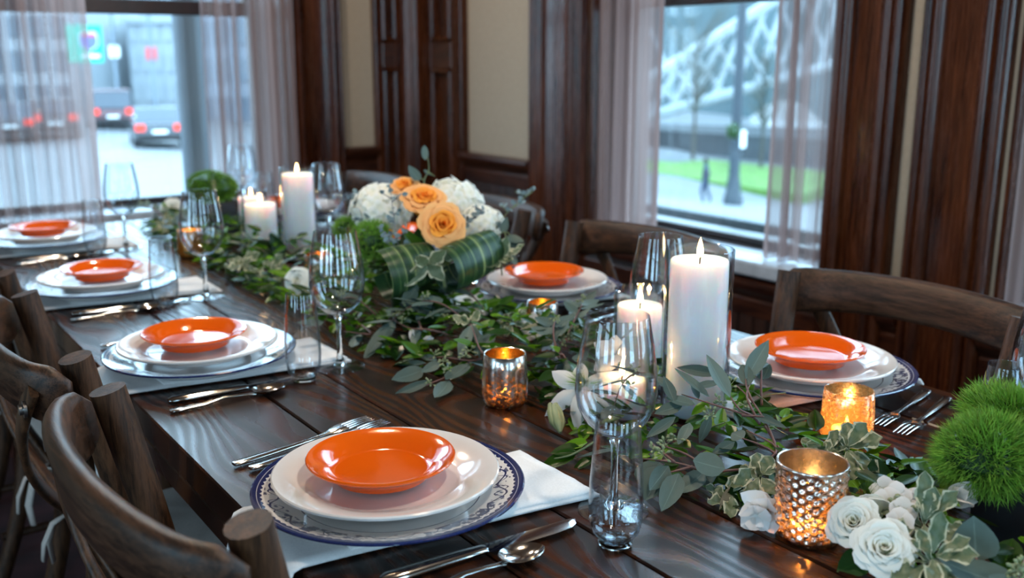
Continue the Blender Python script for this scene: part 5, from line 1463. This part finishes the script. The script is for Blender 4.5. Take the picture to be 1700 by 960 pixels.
# vehicles
def car(label, pos, heading, L=4.5, W=1.8, H=1.45, paint='car_dark', suv=False):
    t = thing('car', label, 'car', pos, heading, 'cars in the street')
    side = [(0, .30), (0.03, .75), (.12, .95), (.75, 1.0) if not suv else (.18, 1.02), (L * .72, .92), (L - .15, .80), (L, .55), (L - .05, .28)]
    def ext(prof, w0, w1, mat, nm, bev=None):
        mb = MB(); n = len(prof); vs = [(x, -w0 / 2, z) for x, z in prof] + [(x, w1 / 2, z) for x, z in prof]
        zt = max(z for _, z in prof)
        mb.add(vs, [(i, (i + 1) % n, n + (i + 1) % n, n + i) for i in range(n)] + [tuple(range(n))[::-1], tuple(range(n, 2 * n))])
        o = mb.build(nm, MAT[mat], t, False)
        b = o.modifiers.new('rounded', 'BEVEL'); b.width = .06; b.segments = 2
        return o
    ext(side, W, W, paint, 'body')
    if suv: cab = [(.10, .98), (.25, H), (L * .55, H), (L * .70, .95)]
    else: cab = [(.55, .97), (1.15, H), (L * .52, H), (L * .70, .92)]
    g = ext(cab, W * .88, W * .88, 'car_glass', 'cabin_glass')
    rf = [(cab[1][0] - .05, H - .05), (cab[1][0] + .05, H + .03), (cab[2][0], H + .03), (cab[2][0] + .1, H - .05)]
    ext(rf, W * .86, W * .86, paint, 'roof')
    for x in (.8, L - .85):
        for s in (-1, 1):
            M = Matrix.Translation((x, s * (W / 2 - .08), .32)) @ Matrix.Rotation(PI / 2, 4, 'X')
            wv = MB().lathe([(0, -.10), (.27, -.10), (.32, -.07), (.32, .07), (.27, .10), (0, .10)], 20, M).build('wheel', MAT['tyre'], t)
            MB().lathe([(0, .11 * -s), (.18, .108 * -s), (.2, .09 * -s)], 14, M).build('hubcap', MAT['hub'], wv)
    for s in (-1, 1):
        y = s * (W / 2 - .22)
        MB().box((-.03, y - .17, .68 if not suv else .75), (.05, y + .17, .92 if not suv else 1.02), .02).build('taillight', MAT['taillight'], t, False)
    MB().box((-.05, -W * .46, .32), (.10, W * .46, .55), .03).build('bumper', MAT['tyre'], t, False)
    MB().box((-.035, -.26, .58), (.0, .26, .70), .01).build('licence_plate', MAT['sign_white'], t, False)
def street_at(px, py):
    d = FW + RT * ((px - 850) / FPX) - UP * ((py - 480) / FPX); t = 5.0
    while t < 140:
        p = CAM + d * t
        if p.z <= gz(p.x, p.y): return p
        t += .1
    return p
for lb, px, py, hd, kw in (('dark red sport utility car with lit tail lights seen through the street window', 190, 217, 1.42, dict(H=1.85, W=1.95, paint='car_red', suv=True)),
                           ('dark sedan parked at right in the street window, tail light lit', 268, 248, 1.36, dict(H=1.45)),
                           ('dark car in the street seen through the left curtain', 95, 232, 1.36, dict(H=1.6, suv=True)),
                           ('small dark car at the very left, behind curtain folds', 20, 238, 1.36, dict(H=1.5))):
    p = street_at(px, py); car(lb, tuple(p), hd, **kw)

# highway sign on a pole
p = at(141, 73, 26.0); rz = -.25
t = thing('road_sign', 'green road sign with a blue shield at the top of the street window', 'sign', (p.x, p.y, gz(p.x, p.y)), rz)
h = p.z - gz(p.x, p.y)
MB().tube([(0, .06, 0), (0, .06, h + .45)], .045, 10).build('pole', MAT['hub'], t)
MB().box((-.43, -.02, h - .48), (.43, .02, h + .48), .015).build('sign_panel', MAT['sign_green'], t, False)
def flat_poly(pts, y, th): 
    mb = MB(); n = len(pts)
    mb.add([(x, y, z) for x, z in pts] + [(x, y - th, z) for x, z in pts], [tuple(range(n)), tuple(range(n, 2 * n))[::-1]] + [(i, n + i, n + (i + 1) % n, (i + 1) % n) for i in range(n)]); return mb
sh = [(-.20, .18), (-.12, .22), (0, .19), (.12, .22), (.20, .18), (.24, .0), (.20, -.16), (0, -.30), (-.20, -.16), (-.24, 0)]
flat_poly([(x + .10, z + h + .10) for x, z in sh], -.021, .006).build('shield_border', MAT['sign_white'], t, False)
flat_poly([(x * .9 + .10, z * .9 + h + .095) for x, z in sh], -.028, .006).build('shield', MAT['sign_blue'], t, False)
flat_poly([(x * .86 + .10, max(z, .10) * .86 + h + .10) for x, z in sh[:6]] + [(-.20 * .86 + .10, h + .10 + .086)], -.035, .004).build('shield_top', MAT['sign_red'], t, False)
MB().box((-.10, -.030, h - .36), (.34, -.021, h - .26), .003).build('sign_text_bar', MAT['sign_white'], t, False)

# buildings down the street
def building(label, px0, px1, pytop, depth, thick, mat, rows, cols, wmat='facade_glass', wf=.62):
    a = at(px0, 100, depth); b = at(px1, 100, depth); top = at(px0, pytop, depth).z
    z0 = min(gz(a.x, a.y), gz(b.x, b.y)); u = Vector((b.x - a.x, b.y - a.y, 0)); W = u.length; u.normalize()
    t = thing('building', label, 'building', (a.x, a.y, z0), math.atan2(u.y, u.x), 'buildings across the street')
    H = top - z0
    MB().box((0, 0, 0), (W, thick, H), .05).build('wall', MAT[mat], t, False)
    MB().box((-.2, -.25, H - .5), (W + .2, 0, H), .05).build('cornice', MAT['facade_white'], t, False)
    cw = W / cols; rh = H / rows
    me = MB().box((-cw * wf / 2, -.08, -rh * wf / 2), (cw * wf / 2, .02, rh * wf / 2), .02).mesh('window', MAT[wmat], False)
    for r_ in range(rows):
        for c_ in range(cols):
            o = obj('window', me, t); o.location = ((c_ + .5) * cw, 0, (r_ + .5) * rh)
    return t
building('pale office building behind the traffic in the street window', 120, 232, -40, 78, 12, 'facade_grey', 4, 6)
building('white building with tall windows left behind the curtain', -60, 118, -40, 60, 12, 'facade_white', 4, 5)
building('bright white building at the right end of the street', 214, 330, 28, 66, 10, 'facade_white', 3, 6, 'facade_white')
building('grey building behind the right street curtain', 318, 520, -40, 54, 12, 'facade_grey', 4, 6)
# street poles
for lb, px, py, dp in (('thin grey street pole in front of the white building', 257, 165, 48), ('pale street pole behind the red car', 197, 170, 52)):
    q = at(px, py, dp); z0 = gz(q.x, q.y)
    t = thing('street_pole', lb, 'pole', (q.x, q.y, z0), 0, 'street poles')
    MB().tube([(0, 0, 0), (0, 0, 9)], .09, 10).build('pole_shaft', MAT['facade_grey'], t)
    MB().tube([(0, 0, 9), (.3, -.2, 9.3), (1.4, -.6, 9.3)], .05, 8).build('pole_arm', MAT['facade_grey'], t)
    MB().box((-.25, -.06, 3.3), (.25, .0, 3.9), .02).build('pole_sign', MAT['sign_red'] if px > 200 else MAT['sign_white'], t, False)

# outside the right window: bank, wall, hill, bridge, lamp post
def slab(name, pts, mat, drop, label=None, cat=None):
    mb = MB(); n = len(pts); top = [Vector(p) for p in pts]; bot = [p - Vector((0, 0, drop)) for p in top]
    mb.add(top + bot, [tuple(range(n)), tuple(range(n, 2 * n))[::-1]] + [(i, n + i, n + (i + 1) % n, (i + 1) % n) for i in range(n)])
    return mb.build(name, MAT[mat], None, False)
def quad_at(pp): return [at(*q) for q in pp]
o = slab('lawn', quad_at([(940, 262, 50), (1330, 325, 46), (1420, 290, 56), (940, 240, 60)]), 'lawn', 2.5); o['kind'] = 'structure'
o = slab('pavement', [street_at(*q) + Vector((0, 0, .04)) for q in ((940, 372), (1400, 392), (1400, 352), (940, 318))], 'pavement', .6); o['kind'] = 'structure'
a, b = at(900, 248, 62), at(1500, 315, 58)
b2 = a + (b - a) * 3.0; b2.z = b.z
o = slab('retaining_wall', [a + Vector((0, 0, 1.6)), b + Vector((0, 0, 2.6)), b2 + Vector((0, 0, 2.6)), b2 + Vector((2, 2, 2.6)), b + Vector((2, 2, 2.6)), a + Vector((2, 2, 1.6))], 'retaining_wall', 5); o['kind'] = 'structure'
# wooded hill
rh_ = random.Random(3)
def hill(u, v):
    q = at(620 + 2300 * u, 240, 75 + 25 * v); return (q.x, q.y, -4 + 26 * v ** .8 + 1.2 * math.sin(27 * u) + 1.0 * math.sin(69 * u + 5 * v))
o = MB().grid(hill, 110, 14).build('hillside', MAT['facade_teal'], None, 'all'); o['kind'] = 'structure'
# steel bridge: chords and lattice
br = thing('lattice_bridge', 'white steel lattice bridge rising across the right window', 'bridge', tuple(at(1190, 120, 58)))
off = Vector(br.location)
def beam(nm, p, q, r):
    P, Q = at(*p) - off, at(*q) - off
    MB().sweep_rect([P, Q], r, r, [(0, 0, 1)] * 2).build(nm, MAT['bridge_paint'], br, False)
beam('chord', (900, 245, 56), (1300, -8, 60), .34); beam('chord', (900, 242, 56), (1420, 98, 60), .30)
def lerp2(p, q, f): return tuple(a + (b - a) * f for a, b in zip(p, q))
U0, U1, L0, L1 = (900, 245, 56), (1500, -134, 62), (900, 242, 56), (1500, 75, 62)
N = 14
for k in range(N):
    f0, f1 = .18 + .82 * k / N, .18 + .82 * (k + 1) / N
    beam('lattice_bar', lerp2(U0, U1, f0), lerp2(L0, L1, f1 + .03), .17); beam('lattice_bar', lerp2(L0, L1, f0), lerp2(U0, U1, f1 + .03), .17)
for k in range(2):
    beam('back_girder', (980 + 45 * k, 130 - 6 * k, 66), (1060 + 45 * k, -60 - 6 * k, 68), .10)
    beam('back_girder', (1060 + 45 * k, 130 - 25 * k, 66), (980 + 45 * k, -60 - 6 * k, 68), .10)
# lamp post
p = street_at(1216, 342)
t = thing('street_lamp', 'tall dark street lamp post seen through the right window', 'street lamp', tuple(p))
sc_ = (p - CAM).dot(FW) / FPX
MB().lathe([(0, 0), (16 * sc_, 0), (16 * sc_, 12 * sc_), (13 * sc_, 20 * sc_), (11 * sc_, 40 * sc_), (9 * sc_, 50 * sc_), (9 * sc_, 80 * sc_), (7 * sc_, 95 * sc_)], 16).build('lamp_base', MAT['dark_metal'], t)
MB().lathe([(9 * sc_, 92 * sc_), (8 * sc_, 240 * sc_), (7 * sc_, 420 * sc_), (0, 421 * sc_)], 14).build('lamp_shaft', MAT['dark_metal'], t)
MB().box((2 * sc_, -9 * sc_, 96 * sc_), (14 * sc_, -7 * sc_, 124 * sc_), .01).build('post_notice', MAT['sign_white'], t, False)
MB().lathe([(0, 110 * sc_), (9 * sc_, 114 * sc_), (12 * sc_, 124 * sc_), (9 * sc_, 134 * sc_), (0, 138 * sc_)], 14, Matrix.Translation((-14 * sc_, -6 * sc_, 0))).build('flower_basket', MAT['dark_leaf'], t)
# bare trees on the bank
def tree(label, px, py, depth, h, seed):
    rr = random.Random(seed); p = at(px, py, depth); t = thing('bare_tree', label, 'tree', tuple(p), 0, 'bare trees on the bank')
    MB().tube([(0, 0, 0), (.05, 0, h * .25), (-.05, .05, h * .5), (.1, 0, h * .75)], [.11, .09, .06, .02], 8).build('trunk', MAT['bark'], t)
    m = MB()
    for k in range(60):
        z = h * rr.uniform(.28, .75); a = rr.uniform(0, 6.28); L = h * rr.uniform(.12, .38)
        s = Vector((.0, 0, z)); e = s + Vector((math.cos(a) * L * .7, math.sin(a) * L * .7, L * .8)); md = (s + e) / 2 + Vector((0, 0, L * .08))
        m.tube([s, md, e], [.035, .02, .006], 5, cap=False)
        for q in range(5):
            g = md.lerp(e, rr.random()); a2 = rr.uniform(0, 6.28); m.tube([g, g + Vector((math.cos(a2) * .4, math.sin(a2) * .4, .45)) * L * .5], [.012, .004], 4, cap=False)
    o = m.build('branches', MAT['winter_twigs'], t, 'all'); o['kind'] = 'stuff'
tree('bare winter tree in the middle of the right window', 1150, 266, 56, 9.0, 1)
tree('bare winter tree left, behind the pale curtain of the right window', 1015, 252, 58, 9.5, 2)
tree('bare winter tree right of the street lamp', 1262, 288, 55, 8.0, 3)
# pedestrians: one skinned body with clothing colours
def walker(label, p, heading, h=1.72, coat='jacket'):
    t = thing('person', label, 'person', tuple(p), heading, 'people outside')
    def skin(nm, vs, es, rads, mat, root=0):
        me = bpy.data.meshes.new(nm); me.from_pydata([tuple(q * h for q in v) for v in vs], es, [])
        me.materials.append(MAT[mat]); o = obj(nm, me, t)
        md = o.modifiers.new('skin', 'SKIN'); 
        for i, r_ in enumerate(rads): me.skin_vertices[0].data[i].radius = (r_ * h, r_ * h) if not hasattr(r_, '__len__') else (r_[0] * h, r_[1] * h)
        for i in range(len(vs)): me.skin_vertices[0].data[i].use_root = (i == root)
        sb = o.modifiers.new('smooth', 'SUBSURF'); sb.levels = 1; sb.render_levels = 1
        return o
    vs = [(0, 0, .52), (0, 0, .66), (.01, 0, .80), (.015, 0, .85), (.02, 0, .89), (.025, 0, .96), (0, .055, .50), (.08, .06, .28), (.02, .06, .04), (.09, .06, .015), (0, -.055, .50), (-.02, -.06, .28), (-.12, -.06, .07), (-.07, -.06, .015),
          (.0, .115, .79), (-.04, .13, .63), (.02, .13, .50), (.0, -.115, .79), (.05, -.13, .63), (.10, -.12, .52)]
    es = [(0, 1), (1, 2), (2, 3), (3, 4), (4, 5), (0, 6), (6, 7), (7, 8), (8, 9), (0, 10), (10, 11), (11, 12), (12, 13), (2, 14), (14, 15), (15, 16), (2, 17), (17, 18), (18, 19)]
    rd = [.085, .085, .09, .034, .045, .055, .06, .042, .028, .025, .06, .042, .028, .025, .042, .034, .024, .042, .034, .024]
    skin('body', vs, es, rd, 'jeans')
    skin('coat', [(0, 0, .50), (0, 0, .66), (.01, 0, .81), (.0, .12, .79), (-.04, .135, .63), (.02, .135, .53), (.0, -.12, .79), (.05, -.135, .63), (.10, -.125, .54)], [(0, 1), (1, 2), (2, 3), (3, 4), (4, 5), (2, 6), (6, 7), (7, 8)], [.11, .10, .10, .05, .043, .033, .05, .043, .033], coat)
    MB().lathe([(0, .885 * h), (.045 * h, .90 * h), (.058 * h, .94 * h), (.048 * h, .985 * h), (0, 1.005 * h)], 14, Matrix.Translation((.018 * h, 0, 0))).build('hair', MAT['wick'], t)
walker('person in dark coat walking on the pavement beside the street lamp', street_at(1170, 337), 2.2, 1.75)
walker('distant person in dark clothes standing far down the street', street_at(240, 170), .5, 1.75)

air_sprig('broad dark leaves tucked behind the left puff and orange rose of the bouquet', [[(690, 430, 1.93), (672, 412, 1.93)]], [((690, 430, 1.93), (640, 398, 1.95), .05, 'dark'), ((694, 428, 1.94), (668, 378, 1.95), .045, 'dark'), ((698, 425, 1.93), (690, 375, 1.95), .04, 'dark'), ((690, 436, 1.92), (635, 420, 1.93), .05, 'dark')], 9, nm='broad_leaf_sprig', group='broad leaf sprigs')
